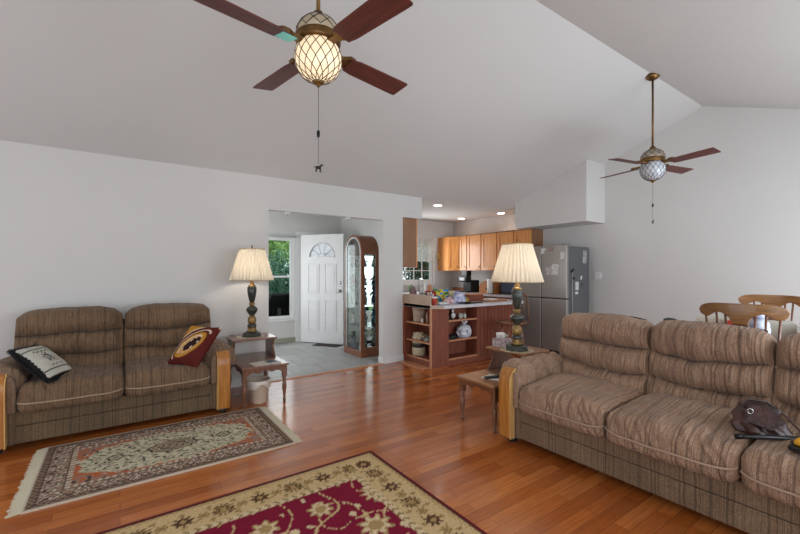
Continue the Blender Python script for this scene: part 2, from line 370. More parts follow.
# entry window: frame, sash rail, pane
w1 = MB()
x0, x1, z0, z1 = 2.17, 2.72, .46, 1.98
for a in ((x0, x0+.05, z0, z1), (x1-.05, x1, z0, z1), (x0+.05, x1-.05, z0, z0+.045), (x0+.05, x1-.05, z1-.045, z1), (x0+.05, x1-.05, 1.235, 1.27)):
    w1.box(a[0], a[1], EB+.02, EB+.07, a[2], a[3])
w1o = struct('window_1', w1, M['trim'])
MB().box(x0+.05, x1-.05, EB+.042, EB+.048, z0+.045, z1-.045).build('pane', M['glass'], w1o)
cs = MB()
for a in ((x0-.07, x0, z0-.02, z1+.07), (x1, x1+.07, z0-.02, z1+.07), (x0, x1, z1, z1+.07), (x0-.07, x1+.07, z0-.05, z0-.02)):
    cs.box(a[0], a[1], EB-.018, EB, a[2], a[3])
cs.build('casing', M['trim'], w1o)
bl = MB().box(x0-.02, x1+.05, EB-.06, EB-.018, z1+.01, z1+.05); bl.build('blind_headrail', mat('grey_headrail', (170, 170, 168), .4, .3), w1o)
# kitchen window
w2 = MB(); x0, x1, z0, z1 = 4.80, 5.80, 1.12, 2.02
for a in ((x0, x0+.05, z0, z1), (x1-.05, x1, z0, z1), (x0+.05, x1-.05, z0, z0+.05), (x0+.05, x1-.05, z1-.05, z1), (x0+.05, x1-.05, 1.58, 1.62)):
    w2.box(a[0], a[1], KB+.02, KB+.07, a[2], a[3])
w2o = struct('window_2', w2, M['trim'])
mu = MB()
for k in range(1, 4): mu.box(x0+.05+.9*k/4-.009, x0+.05+.9*k/4+.009, KB+.035, KB+.055, z0+.05, z1-.05)
for zz in (1.37, 1.80): mu.box(x0+.05, x1-.05, KB+.035, KB+.055, zz-.009, zz+.009)
mu.build('muntin', M['trim'], w2o)
MB().box(x0+.05, x1-.05, KB+.056, KB+.06, z0+.05, z1-.05).build('pane', M['glass'], w2o)
MB().box(x0-.06, x1+.06, KB-.018, KB, z0-.07, z0).box(x0-.06, x0, KB-.018, KB, z0, z1+.06).box(x1, x1+.06, KB-.018, KB, z0, z1+.06).build('casing', M['trim'], w2o)
# near wall windows behind the viewer; left wall and entry side ones added for fill
for nm, args in (('window_3', ('x', -1.5, 1.7, .1, 2.25)), ('window_4', ('x', 2.6, 6.0, .1, 2.25)), ('added_window_5', ('y', .5, 4.1, .4, 2.3)), ('added_window_6', ('e', 5.5, 6.9, .7, 2.1))):
    ax, a, b, c, d = args; mb = MB()
    n = 3
    for k in range(n+1):
        u = a+(b-a-.05)*k/n
        if ax == 'x': mb.box(u, u+.05, NY-.07, NY-.03, c, d)
        else: mb.box((XL if ax == 'y' else .3)-.07, (XL if ax == 'y' else .3)-.03, u, u+.05, c, d)
    for zz in (c, d-.05):
        if ax == 'x': mb.box(a+.05, b-.05, NY-.068, NY-.032, zz, zz+.05)
        else: mb.box((XL if ax == 'y' else .3)-.068, (XL if ax == 'y' else .3)-.032, a+.05, b-.05, zz, zz+.05)
    struct(nm, mb, M['trim'])

# open entry door leaf (hinge at the left)
hx, hy = 2.82, 7.28; fx, fy = 3.345, 6.545
ang = math.atan2(fy-hy, fx-hx); DW = .90
dr = thing('door_1', 'white six-panel entry door with half-round fan window, standing open', 'door', (hx, hy, .012), ang); dr['kind'] = 'structure'
H_ = 2.03; TH = .045
leaf = MB()
def ring(n, r, cx, cz, a0=0, a1=PI): return [(cx+r*math.cos(a0+(a1-a0)*k/n), cz+r*math.sin(a0+(a1-a0)*k/n)) for k in range(n+1)]
# leaf built as slabs around the half-round light
cx, cz, R = DW/2, 1.60, .27
leaf.box(0, DW, 0, TH, 0, cz)
leaf.box(0, cx-R, 0, TH, cz, H_); leaf.box(cx+R, DW, 0, TH, cz, H_)
arc = ring(24, R, cx, cz)
leaf.prism([(cx+R, H_), (cx+R, cz)]+arc[1:-1]+[(cx-R, cz), (cx-R, H_)], 0, TH, 'y')
leaf.build('leaf', M['door'], dr)
MB().prism(arc, TH*.4, TH*.6, 'y').build('fan_light_pane', mat('frosted_glass', (196, 202, 206), .3, alpha=.6), dr)
mun = MB()
for a in (36, 72, 108, 144):
    q = math.radians(a); mun.tube([(cx+.08*math.cos(q), -.002, cz+.08*math.sin(q)), (cx+R*math.cos(q), -.002, cz+R*math.sin(q))], .006, 6)
mun.tube([(cx+.08*math.cos(PI*k/12), -.002, cz+.08*math.sin(PI*k/12)) for k in range(13)], .006, 6)
mun.tube([(cx+R*math.cos(PI*k/24), -.003, cz+R*math.sin(PI*k/24)) for k in range(25)], .011, 6)
mun.box(cx-R, cx+R, -.012, 0, cz-.012, cz+.012)
mun.build('fan_light_grille', M['trim'], dr)
for (px, pz0, pz1) in ((.15, .93, 1.48), (.51, .93, 1.48), (.15, .22, .80), (.51, .22, .80)):
    p = MB(); w = .25
    for (a, b, c, d) in ((px, px+w, pz0, pz0+.018), (px, px+w, pz1-.018, pz1), (px, px+.018, pz0+.018, pz1-.018), (px+w-.018, px+w, pz0+.018, pz1-.018)):
        p.box(a, b, -.008, .0, c, d)
    p.box(px+.045, px+w-.045, -.007, 0, pz0+.045, pz1-.045)
    p.build('raised_panel', M['door'], dr, bevel=.004)
MB().lathe([(.028, 0), (.028, .008), (.012, .01), (.012, .035), (.026, .04), (.03, .055), (.02, .068)], 16, M=T(DW-.07, 0, .98, PI/2)).build('door_knob', M['chrome'], dr)
MB().lathe([(.03, 0), (.03, .012), (.014, .018)], 16, M=T(DW-.07, 0, 1.13, PI/2)).build('deadbolt', M['chrome'], dr)
MB().box(0, DW, -.004, TH+.004, -.010, .0).build('door_sweep', M['black'], dr)
# door frame in the entry wall
struct('trim_2', MB().box(2.76, 2.93, EB-.02, EB+.12, 0, 2.12).box(3.70, 3.735, EB-.02, EB+.12, 0, 2.12).box(2.93, 3.70, EB-.02, EB+.12, 2.0, 2.12), M['trim'])

# ------------------------------------------------------------------ rugs (pattern woven cell by cell)
def L3(c): return lin(c)
def rug_object(name, label, w, h, cell, colfn, loc, z=.012, group=None):
    nx, ny = int(w/cell), int(h/cell)
    vs = [(i*w/nx, j*h/ny, z) for j in range(ny+1) for i in range(nx+1)]
    fs = [(j*(nx+1)+i, j*(nx+1)+i+1, (j+1)*(nx+1)+i+1, (j+1)*(nx+1)+i) for j in range(ny) for i in range(nx)]
    o = len(vs); vs += [(0, 0, 0), (w, 0, 0), (w, h, 0), (0, h, 0)]
    fs += [(o, o+3, o+2, o+1), (0, nx, o+1, o), (nx, ny*(nx+1)+nx, o+2, o+1), (ny*(nx+1), o+3, o+2, ny*(nx+1)+nx), (0, o, o+3, ny*(nx+1))]
    fs = [tuple(f) for f in fs]
    me = bpy.data.meshes.new(name); me.from_pydata(vs, [], fs)
    ca = me.color_attributes.new('Col', 'FLOAT_COLOR', 'POINT')
    buf = []
    for v in vs: buf += colfn(v[0], v[1])
    ca.data.foreach_set('color', buf)
    me.materials.append(M['rug'])
    ob = bpy.data.objects.new(name, me); COL.objects.link(ob); ob.location = loc
    tag(ob, label, 'rug', group)
    return ob
def flower(dx, dy, r, petals, c_core, c_pet, c_edge, base):
    d = math.hypot(dx, dy); 
    if d > r: return base
    a = math.atan2(dy, dx); e = r*(.80+.20*math.cos(petals*a))
    if d > e: return base
    if d > e*.82: return c_edge
    if d > r*.42: return c_pet if math.cos(petals*a*1.0+PI) < .75 or d < r*.5 else c_edge
    if d > r*.32: return c_edge
    return c_core
# red rug: 1.525 .. -.95 x, 2.54 .. -.9
RW, RH = 2.45, 3.3
crim = L3((122, 22, 48)); dcrim = L3((96, 18, 34)); tan = L3((196, 168, 122)); tan2 = L3((164, 134, 88)); olive = L3((136, 112, 70)); brn = L3((84, 58, 40)); cream = L3((206, 184, 146)); rose = L3((150, 70, 70))
rnd = random.Random(3)
fld_fl = []; 
for i in range(-8, 9):
    for j in range(-12, 13):
        ox = (j % 2)*.16
        fld_fl.append((i*.32+ox+rnd.uniform(-.03, .03), j*.20+rnd.uniform(-.02, .02), rnd.choice((.10, .08, .058)), rnd.choice((8, 10, 7)), rnd.uniform(0, 6)))
def red_rug(x0_, y0_):
    x, y = x0_, y0_
    # distances from the borders measured inwards
    dx = min(x, RW-x); dy = min(y, RH-y); d = min(dx, dy)
    if d < .29: x, y, dx, dy, d = x/.74, y/.74, dx/.74, dy/.74, d/.74
    if min(x0_, RW-x0_, y0_, RH-y0_) >= .29: d = 9
    if d < .022: return dcrim
    if d < .034: return brn
    if d < .075:
        s = x if dy < dx else y
        return tan2 if (math.sin(s*110)*math.cos(d*160) > .3) else tan
    if d < .082: return olive
    if d < .33:
        s = (x if dy < dx else y); m = (d-.205)
        if dx < .30 and dy < .30: cxx, cyy = dx-.205, dy-.205; r = flower(cxx, cyy, .085, 12, tan2, brn, brn, None)
        else:
            pit = .27; k = math.floor(s/pit+.5); u = s-k*pit
            r = flower(u, m, .085 if k % 2 else .075, 12 if k % 2 else 8, tan2, brn if k % 2 == 0 else olive, brn, None)
            if r is None: 
                u2 = s-(math.floor(s/pit)+.5)*pit; r = flower(u2, m, .048, 6, olive, tan2, olive, None)
            if r is None:
                q = abs(m-.055*math.sin(s*2*PI/pit))
                if q < .005: r = olive
                else:
                    u3 = ((s+.09) % .18)-.09; m3 = abs(m)-.085; r = flower(u3, m3, .026, 5, tan2, tan2, olive, None)
        return r if r else tan
    if d < .337: return brn
    if d < .385:
        s = x if dy < dx else y
        return olive if (math.sin(s*90+math.sin(d*300)) > .55) else cream
    if d < .392 and min(x0_, RW-x0_, y0_, RH-y0_) < .29: return rose
    x, y = x0_, y0_
    # field: vines and blossoms
    best = None
    for (fx_, fy_, r, p, ph) in near_fl(x, y):
        ddx, ddy = x-fx_, y-fy_
        c = flower(ddx*math.cos(ph)+ddy*math.sin(ph), -ddx*math.sin(ph)+ddy*math.cos(ph), r, p, tan2, cream, tan2, None)
        if c: return c
    v1 = abs(fnoise(x*3.1+4, y*3.1, 1.3)); v2 = abs(fnoise(x*4.2, y*4.2+9, 5.1))
    if v1 < .020 or v2 < .016: return tan
    lf = fnoise(x*16, y*16, 2.2)
    if lf > .47: return cream
    return crim
gridf = {}
for f in fld_fl:
    X_, Y_ = f[0]+RW/2, f[1]*1.45+RH/2
    gridf.setdefault((int(X_//.2), int(Y_//.2)), []).append((X_, Y_)+f[2:])
def near_fl(x, y):
    a, b = int(x//.2), int(y//.2)
    for i in (a-1, a, a+1):
        for j in (b-1, b, b+1):
            for f in gridf.get((i, j), ()): yield f
rug1 = rug_object('area_rug', 'large crimson rug with beige floral border and flower vines, nearest the viewer', RW, RH, .0105, red_rug, (1.525-RW, 2.54-RH, 0))

# runner by the left sofa
SW, SH = 1.57, 1.0
bg_c = L3((178, 170, 144)); bg2 = L3((200, 190, 162)); dk = L3((72, 60, 54)); mid_ = L3((140, 116, 96)); oran = L3((176, 98, 60)); pale = L3((196, 180, 160)); grn = L3((104, 110, 94)); rosy = L3((150, 118, 104))
def runner(x, y):
    dx = min(x, SW-x); dy = min(y, SH-y); d = min(dx, dy); s = x if dy < dx else y
    if d < .012: return pale
    if d < .05: return dk if math.sin(s*150)*math.sin(d*190) > 0.1 else mid_
    if d < .056: return dk
    if d < .165:
        m = d-.11; k = math.floor(s/.13+.5); u = s-k*.13
        r = flower(u, m, .05, 6, rosy, pale, dk, None)
        if r: return r
        q = abs(m-.035*math.sin(s*2*PI/.13+1.2))
        if q < .010: return dk
        n = fnoise(x*45, y*45, 1); return pale if n > .25 else (mid_ if n > -.1 else rosy)
    if d < .171: return dk
    if d < .20: return mid_ if math.sin(s*160) > 0 else pale
    # inner field: scalloped cream ground, orange corner ground
    X_, Y_ = x-SW/2, y-SH/2; hx_, hy_ = SW/2-.20, SH/2-.20
    e = (abs(X_)/hx_)**2.2+(abs(Y_)/hy_)**2.6+.07*math.sin(10*math.atan2(Y_*2.2, X_))
    n = fnoise(x*26, y*26, 3)
    if e > 1.05: return oran if n > .12 else (dk if n < -.38 else rosy)
    if e > .93: return oran if n > -.25 else pale
    r2 = math.hypot(X_*.75, Y_*1.25)
    if r2 < .13:
        a = math.atan2(Y_*1.25, X_*.75); q = math.sin(r2*120+math.sin(a*8))
        return dk if q > .5 else (bg_c if q > -.3 else mid_)
    for sx in (-1, 1):
        q = math.hypot((X_-sx*.36), Y_*1.1)
        if q < .07: return dk if math.sin(q*170+math.sin(math.atan2(Y_, X_-sx*.36)*6)) > .2 else bg_c
    n2 = fnoise(x*40, y*40, 8)
    if n2 > .38: return dk
    if n2 > .22: return grn
    if n2 < -.42: return rosy
    return bg2 if n > 0 else bg_c
rug2 = rug_object('area_rug', 'small cream oriental rug with orange corners and white fringe, in front of the loveseat', SW, SH, .0075, runner, (-.45, 3.0, 0))
frm = mat('cream_fringe', (206, 196, 170), .95)
for side in (0, 1):
    fr = MB()
    for k in range(125):
        y = .004+k*.008; x = 0 if side == 0 else SW; q = -1 if side == 0 else 1
        l = random.uniform(.055, .07); dyj = random.uniform(-.006, .006)
        fr.raw([(x, y, .010), (x, y+.0072, .010), (x+q*l, y+.006+dyj, .002), (x+q*l, y+dyj, .002), (x, y, .004), (x, y+.0072, .004), (x+q*l, y+.006+dyj, 0), (x+q*l, y+dyj, 0)],
               [(0, 1, 2, 3), (4, 7, 6, 5), (0, 3, 7, 4), (1, 5, 6, 2), (3, 2, 6, 7), (0, 4, 5, 1)])
    fr.build('fringe', frm, rug2)

# ------------------------------------------------------------------ upholstery
def puff(w, d, h, r, N=(40, 30, 20), disp=None):
    """rounded box centred at 0; disp(p, nrm) gives an offset vector"""
    mb = MB(); hw = (w/2, d/2, h/2)
    def ease(t): return math.copysign(1-(1-abs(t))**1.25, t)
    def face(ax, sgn):
        a, b = [i for i in range(3) if i != ax]; na, nb = N[a], N[b]
        vs = []
        for j in range(nb+1):
            for i in range(na+1):
                p = [0, 0, 0]; p[ax] = sgn*hw[ax]; p[a] = hw[a]*ease(-1+2*i/na); p[b] = hw[b]*ease(-1+2*j/nb)
                P = Vector(p); C = Vector([max(-hw[k]+r, min(hw[k]-r, p[k])) for k in range(3)])
                n = (P-C).normalized(); Q = C+n*r
                if disp: Q = Q+disp(Q, n)
                vs.append(Q)
        fs = [(j*(na+1)+i, j*(na+1)+i+1, (j+1)*(na+1)+i+1, (j+1)*(na+1)+i) for j in range(nb) for i in range(na)]
        mb.raw(vs, fs, True)
    for ax in range(3):
        for s_ in (-1, 1): face(ax, s_)
    return mb
def weld(mb):
    seen = {}; mp = []; nv = []
    for v in mb.v:
        k = (round(v[0], 4), round(v[1], 4), round(v[2], 4))
        if k not in seen: seen[k] = len(nv); nv.append(v)
        mp.append(seen[k])
    nf = []; ns = []
    for f, s_ in zip(mb.f, mb.sm):
        g = [];
        for i in f:
            j = mp[i]
            if j not in g: g.append(j)
        if len(g) > 2: nf.append(tuple(g)); ns.append(s_)
    mb.v, mb.f, mb.sm = nv, nf, ns; return mb
def xf(mb, Mx): mb.v = [tuple(Mx @ Vector(v)) for v in mb.v]; return mb

def sofa(name, label, n, SWd, loc, rz, fab, skirt, arm_m, seed, D=.80, arms=(1, 1), flare=.09, by=.60, bz=.695):
    root = thing(name, label, 'sofa', loc, rz)
    W = n*SWd/2; AW = .21
    # frame and skirt
    sk = MB(); sk.box(-W-.02, W+.02, .05, .11, .055, .185).box(-W-.02, W+.02, .045, .11, .19, .30)
    sk.box(-W-.02, W+.02, .11, D-.06, .055, .26)
    sk.build('skirt', skirt, root, bevel=.008)
    MB().box(-W-.02, W+.02, D-.10, D-.02, .06, .88).build('back_frame', skirt, root, bevel=.03)
    for i in range(n):
        cx_ = -W+SWd*(i+.5); sd = seed+i*3.7
        def dseat(p, nn, sd=sd):
            top = max(0, nn.z); fr_ = max(0, -nn.y)
            u = p.x/(SWd/2); v = p.y/.36
            crown = .028*(1-u*u)*(1-min(1, v*v))*top
            # gathered pleats radiate from the welt on the front boxing
            pl = (.008-abs(fnoise(p.x*22+sd+p.z*14, p.z*4, sd))*.034)*fr_
            edge = max(0, (-p.y-.16)/.2)
            wr = (.006-abs(fnoise(p.x*15+sd+p.y*5*fnoise(p.x*3, sd), p.y*3.2, sd*2))*.030)*top*(.35+edge*1.3)
            big = fnoise(p.x*3.2+sd, p.y*3.2, sd)*.020+fnoise(p.x*9+sd+p.y*6, p.y*5, sd)*.010
            sidep = fnoise(p.y*20+sd, p.z*6, 3)*.006*abs(nn.x)
            return Vector((0, 0, crown+wr+big*top))+nn*(pl+sidep)+Vector((0, -.022*fr_*(1-u*u)+.012*fr_*math.sin(p.z*20), 0))
        mb = weld(puff(SWd-.004, .66, .205, .062, (76, 50, 18), dseat))
        xf(mb, T(cx_, .315, .395, math.radians(2.5)))
        mb.build('seat_cushion', fab, root)
        # welt cord round the front of the cushion
        pts = []
        for k in range(41):
            u = -1+2*k/40; xx = cx_+u*(SWd/2-.012); y = -.05+.045*abs(u)**8 - .010*(1-u*u)
            z = .372+.004*fnoise(xx*9, sd)-.02*(1-abs(u)**6)*.3
            pts.append((xx, y, z))
        pts = [(pts[0][0]-.0, pts[0][1]+.14, pts[0][2]+.0)]+pts+[(pts[-1][0], pts[-1][1]+.14, pts[-1][2])]
        MB().tube(pts, .0065, 6).build('welt', M['pipe'], root)
        def dback(p, nn, sd=sd, i=i):
            f_ = max(0, -nn.y); u = p.x/(SWd/2); z = p.z
            # three horizontal puffs with deep pinched creases
            c1 = .085+.012*fnoise(p.x*8, sd)+.014*math.sin(u*2.1+sd)+(.02*u*u); c2 = -.095+.012*fnoise(p.x*8, sd+4)+.012*math.sin(u*2.7+sd*2)+.015*u*u
            d1, d2 = z-c1, z-c2
            if z > c1: q_ = (z-(c1+.31)/2)/((.31-c1)/2); B_ = .085
            elif z > c2: q_ = (z-(c1+c2)/2)/((c1-c2)/2); B_ = .062
            else: q_ = (z-(c2-.31)/2)/((c2+.31)/2); B_ = .050
            cr = B_*1.5*max(0, 1-abs(q_)**2.8)**.62-.085; bul = 0
            lip = -.011*math.exp(-(d1/.034)**2)*(d1 > 0)-.009*math.exp(-(d2/.028)**2)*(d2 > 0)
            prox = .35+.9*math.exp(-abs(d1)/.055)+.9*math.exp(-abs(d2)/.055)
            if z > c1: prox *= .65
            wx = p.x+.35*z*fnoise(p.x*3+sd, z*2, 7)+.04*fnoise(p.x*6, z*9, sd); pl = (.006-abs(fnoise(wx*21+sd, z*3.5, sd*1.3))**.8*.042)*prox*.8-abs(fnoise(wx*37+sd*3, z*6.0+sd))*.012*prox+.008
            big = fnoise(p.x*4+sd, z*5, sd)*.022+fnoise(p.x*11+z*9+sd, z*7-p.x*4, sd)*.007
            side = -.03*(abs(u)**6)
            tp = max(0, nn.z)
            return Vector((0, -(cr+bul+pl+big+side)*f_, lip*f_))+Vector((0, 0, tp*(.018*(1-u*u)+fnoise(p.x*12+sd, p.y*8)*.006-.020*abs(u)**6)))+Vector((-math.copysign(.010, p.x)*abs(nn.x)*max(0, z/.3)**2, 0, 0))
        ox_ = flare*.55*((i == n-1)-(i == 0))
        mb = weld(puff(SWd+flare*(i in (0, n-1)), .25, .62, .072, (84, 12, 110), dback))
        xf(mb, T(cx_+ox_, by, bz, -math.radians(12)))
        mb.build('back_cushion', fab, root)
        tp = [Vector((-SWd/2*u_, .03, .312+.018*(1-u_*u_)-.022*abs(u_)**6)) for u_ in [1-2*k/24 for k in range(25)]]
        tp = tp[2:-2]
        Mx = T(cx_+ox_, by, bz, -math.radians(12))
        MB().tube([Mx @ p for p in tp], .007, 6).build('piping', M['pipedk'], root)
    for sgn in (-1, 1):
        if not arms[(sgn+1)//2]: continue
        xa = sgn*(W+AW/2)      # middle of the arm
        ar = thing_part('arm', root)
        # arm box
        b_ = MB(); xi = sgn*(W+.005); xo = sgn*(W+AW-.03)
        b_.box(min(xi, xo), max(xi, xo), .03, D-.12, .05, .50); b_.build('arm_body', skirt, ar, bevel=.02)
        # rounded fabric slice on the front, inside the wood
        a0, a1 = W+.0, W+.05
        pr = [(a0, .30), (a1, .30), (a1, .56), (a0+.03, .565), (a0+.012, .555), (a0, .52)]
        pr = [(sgn*a, z) for a, z in pr]
        MB().prism(pr, .004, .05, 'y').build('front_facing', arm_m, ar, bevel=.008)
        # wooden front: broad post that curls back over the top
        wpts = [(.012, .055), (.006, .30), (.002, .46), (.010, .52), (.032, .562), (.066, .588), (.115, .602), (.19, .606)]
        wq = [(y+.026, z-(0 if z < .5 else .024)) for y, z in wpts]
        poly = [(y-.028, z) for y, z in wpts]+[(y, z) for y, z in wq[::-1]]
        w0, w1_ = sorted((sgn*(W+.058), sgn*(W+.165)))
        MB().prism(poly, w0, w1_, 'x').build('wood_front', M['oak_z'], ar, bevel=.006)
        e0, e1 = sorted((sgn*(W+.051), sgn*(W+.058)))  # thin strip paler than the wood front
        MB().prism([(y-.004, z-.002) for y, z in poly], e0, e1, 'x').build('bright_edge', mat('pale_gold_edge', (206, 164, 100), .35), ar)
        # padded roll over the arm, in quilted segments
        segs = 30; prof = 20; vs = []; fs = []
        rw, rh = .143, .132
        for i_ in range(segs*2+1):
            y = .040+(D-.27)*i_/(segs*2); tt = i_/(segs*2)
            pin = abs(math.sin(tt*PI*3.5))**.5
            endk = min(1, (tt/.06))**.5 if tt < .06 else (min(1, (1-tt)/.06)**.5 if tt > .94 else 1)
            k = (.74+.26*pin)*(.70+.30*endk)
            for q in range(prof+1):
                a = -.42+(PI+.84)*q/prof
                w_ = fnoise(a*3, y*14, seed+sgn)*.014
                vs.append((xa-sgn*.005+(rw*k+w_)*math.cos(a), y, .515+.04*tt*0+(rh*k+w_)*math.sin(a)*(1.0 if math.sin(a) > 0 else 1.5)))
        n1 = prof+1
        for i_ in range(segs*2):
            for q in range(prof): fs.append((i_*n1+q, i_*n1+q+1, (i_+1)*n1+q+1, (i_+1)*n1+q))
            fs.append((i_*n1+prof, i_*n1, (i_+1)*n1, (i_+1)*n1+prof))
        fs.append(tuple(range(n1))); fs.append(tuple(segs*2*n1+q for q in range(n1))[::-1])
        MB().raw(vs, fs, True).build('arm_pad', arm_m, ar)
    for sx in (-1, 1):
        for yy in (.09, D-.12):
            MB().lathe([(.035, 0), (.04, .01), (.038, .03), (.02, .056)], 16, (sx*(W+.12), yy, 0)).build('foot', M['black'], root)
    return root
def thing_part(name, parent):
    o = bpy.data.objects.new(name, None); COL.objects.link(o); o.parent = parent; return o

sofaL = sofa('loveseat', 'two-seat brown striped loveseat with honey wood arm fronts against the left wall', 2, .66, (.03, 4.02, 0), 0, M['fab'], M['fabs'], M['fabarm'], 1.3)
sofaR = sofa('sofa', 'long three-seat taupe striped sofa with wood arm fronts on the right', 3, .66, (2.47, .965, 0), -PI/2, M['fabR'], M['fabsR'], M['fabarmR'], 8.1, D=.88, flare=.04, by=.67, bz=.678)

# cushions on the loveseat
def throw_pillow(name, label, w, h, th, cfn, Mx, mtl=None):
    N_ = 70; vs = []; cols = []
    for side in (1, -1):
        for j in range(N_+1):
            for i in range(N_+1):
                u = -1+2*i/N_; v = -1+2*j/N_
                pinch = 1-.10*(1-v*v)*0-.07*(1-abs(v))*abs(u)**3
                pinch2 = 1-.07*(1-abs(u))*abs(v)**3
                t_ = th/2*((1-abs(u)**2.4)*(1-abs(v)**2.4))**.55
                wr = fnoise(u*3, v*3, side)*.008*(1-max(abs(u), abs(v))**3)
                vs.append(tuple(Mx @ Vector((u*w/2*pinch, -side*(t_+wr*(1 if t_ > 0 else 0)), v*h/2*pinch2)))); cols.append(cfn(u, v, side))
    n1 = N_+1; fs = []
    for s_ in (0, 1):
        o = s_*n1*n1
        for j in range(N_):
            for i in range(N_):
                f = (o+j*n1+i, o+j*n1+i+1, o+(j+1)*n1+i+1, o+(j+1)*n1+i); fs.append(f if s_ == 0 else f[::-1])
    me = bpy.data.meshes.new(name); me.from_pydata(vs, [], fs)
    ca = me.color_attributes.new('Col', 'FLOAT_COLOR', 'POINT'); buf = []
    for c in cols: buf += c
    ca.data.foreach_set('color', buf)
    for p in me.polygons: p.use_smooth = True
    bm = bmesh.new(); bm.from_mesh(me); bmesh.ops.remove_doubles(bm, verts=bm.verts, dist=1e-5); bm.to_mesh(me); bm.free()
    me.materials.append(M['printed'])
    o = bpy.data.objects.new(name, me); COL.objects.link(o); tag(o, label, 'pillow'); return o
burg = L3((88, 32, 28)); gld = L3((180, 128, 44)); wht = L3((214, 196, 170)); dkb = L3((46, 26, 26))
def pil_team(u, v, s):
    if s < 0: return burg
    a = math.radians(0); x, y = u, v
    # gold corner beyond a burgundy and white curve, ringed badge in the middle
    A_, B_ = (u+v)*.7071, (v-u)*.7071
    q = math.hypot((A_+.02)/.80, (B_-.06)/.46)
    if q < 1:
        if q > .80: return gld
        if q > .70: return wht if B_ > .06 else L3((176, 128, 70))
        if math.hypot((A_-.08)/.46, (B_-.04)/.22) < 1: return dkb if fnoise(u*5, v*5, 4) > -.3 else wht
        return L3((196, 150, 96))
    if B_ > -.05:
        if q > 1.75: return gld
        if q > 1.62: return wht
        if q > 1.25: return burg
        if q > 1.16: return wht
    return burg
def basis(c, u, v):
    u, v = Vector(u).normalized(), Vector(v).normalized(); n = v.cross(u).normalized()
    return Matrix(((u.x, n.x, v.x, c[0]), (u.y, n.y, v.y, c[1]), (u.z, n.z, v.z, c[2]), (0, 0, 0, 1)))
Mx = basis((.555, 4.045, .665), (.21, -.23, -.01), (.2, -.06, .35))
throw_pillow('throw_pillow', 'burgundy and gold square pillow with oval badge, leaning at the right end of the loveseat', .33, .41, .12, pil_team, Mx)
gry = L3((204, 202, 190)); blk = L3((26, 26, 28)); redp = L3((120, 36, 38))
def pil_grey(u, v, s):
    if s < 0: return blk
    m = max(abs(u), abs(v))
    if m > .86+.03*math.sin(u*40)*math.cos(v*37): return blk
    if abs(abs(v)-.58) < .022 or abs(abs(u)-.70) < .014: return L3((70, 68, 70))
    # sketched wine glass and script lines
    if math.hypot((u+.05)/.26, (v-.02)/.30) < 1 and fnoise(u*14, v*10, 5) > .0: return L3((82, 84, 86))
    if math.hypot((u-.28)/.22, (v+.12)/.16) < 1 and fnoise(u*16, v*16, 7) > .12: return redp
    if abs(v-.40-.05*math.sin(u*26)) < .03 and abs(u) < .5: return L3((96, 96, 96))
    if abs(v+.42-.04*math.sin(u*30)) < .025 and abs(u-.1) < .4: return L3((110, 100, 100))
    return gry
Mx = basis((-.50, 4.24, .615), (.135, .39, -.02), (-.27, .22, .25))
pg = throw_pillow('throw_pillow', 'grey printed pillow with shaggy black fringe at the left end of the loveseat', .42, .40, .12, pil_grey, Mx)
fg = MB(); rr = random.Random(5)
for k in range(420):
    s_ = k % 4; tt = rr.uniform(-1, 1); u, v = {0: (tt, 1), 1: (tt, -1), 2: (1, tt), 3: (-1, tt)}[s_]
    p = Vector((u*.20, 0, v*.19)); d = Vector((u*(1 if s_ > 1 else .2), rr.uniform(-.6, .6), v*(1 if s_ < 2 else .2))).normalized()*rr.uniform(.014, .026)
    fg.tube([Mx @ p, Mx @ (p+d*.6+Vector((rr.uniform(-.005, .005),)*3)), Mx @ (p+d)], [.004, .003, .001], 4)
fg.build('fringe', M['black'], pg)

# ------------------------------------------------------------------ step end tables
def end_table(label, loc, rz, W, D, wm, lm, h1=.40, h2=.62):
    r = thing('step_end_table', label, 'end table', loc, rz, None)
    # local: front at y=0 facing -y, x from -W/2..W/2
    MB().box(-W/2-.015, W/2+.015, -.03, D+.01, h1-.022, h1).build('lower_top', wm, r, bevel=.006)
    MB().box(-W/2-.015, W/2+.015, D*.50, D+.01, h2-.022, h2).build('upper_top', wm, r, bevel=.006)
    ap = MB()
    def scal(w): 
        pts = [(-w/2, h1-.022), (w/2, h1-.022)]
        for k in range(25):
            u = 1-2*k/24; pts.append((u*w/2, h1-.06-.022*abs(u)**1.5*1.2+.010*math.cos(u*3*PI)))
        return pts
    ap.prism(scal(W-.06), .0, .018, 'y'); ap.prism(scal(W-.06), D-.03, D-.012, 'y')
    ap.prism([(y+D/2-.005, z) for y, z in scal(D-.06)], -W/2+.0, -W/2+.018, 'x'); ap.prism([(y+D/2-.005, z) for y, z in scal(D-.06)], W/2-.018, W/2, 'x')
    ap.build('apron', lm, r, bevel=.003)
    # shaped uprights carrying the upper tier
    for sx in (-1, 1):
        pts = []
        y0, y1 = D*.52, D-.02
        for k in range(13):
            t_ = k/12; pts.append((y0+.045*math.sin(t_*PI)*(1)-.02*math.cos(t_*PI), h1+(h2-.022-h1)*t_))
        poly = pts+[(y1, h2-.022), (y1, h1)]
        a, b = sorted((sx*(W/2-.02), sx*(W/2-.002))); MB().prism(poly, a, b, 'x').build('upright', lm, r, bevel=.003)
    L_ = h1-.022
    prof = [(.012, 0), (.017, .012), (.013, .03), (.011, .05), (.016, .09), (.021, .13), (.023, .16), (.019, .19), (.013, .205), (.020, .215), (.020, .225), (.014, .235), (.022, .25), (.022, .26)]
    for sx in (-1, 1):
        for yy in (.02, D-.03):
            mb = MB().lathe(prof, 16, (sx*(W/2-.02), yy, 0)); q = .022
            mb.box(sx*(W/2-.02)-q, sx*(W/2-.02)+q, yy-q, yy+q, .26, L_); mb.build('leg', lm, r)
    return r
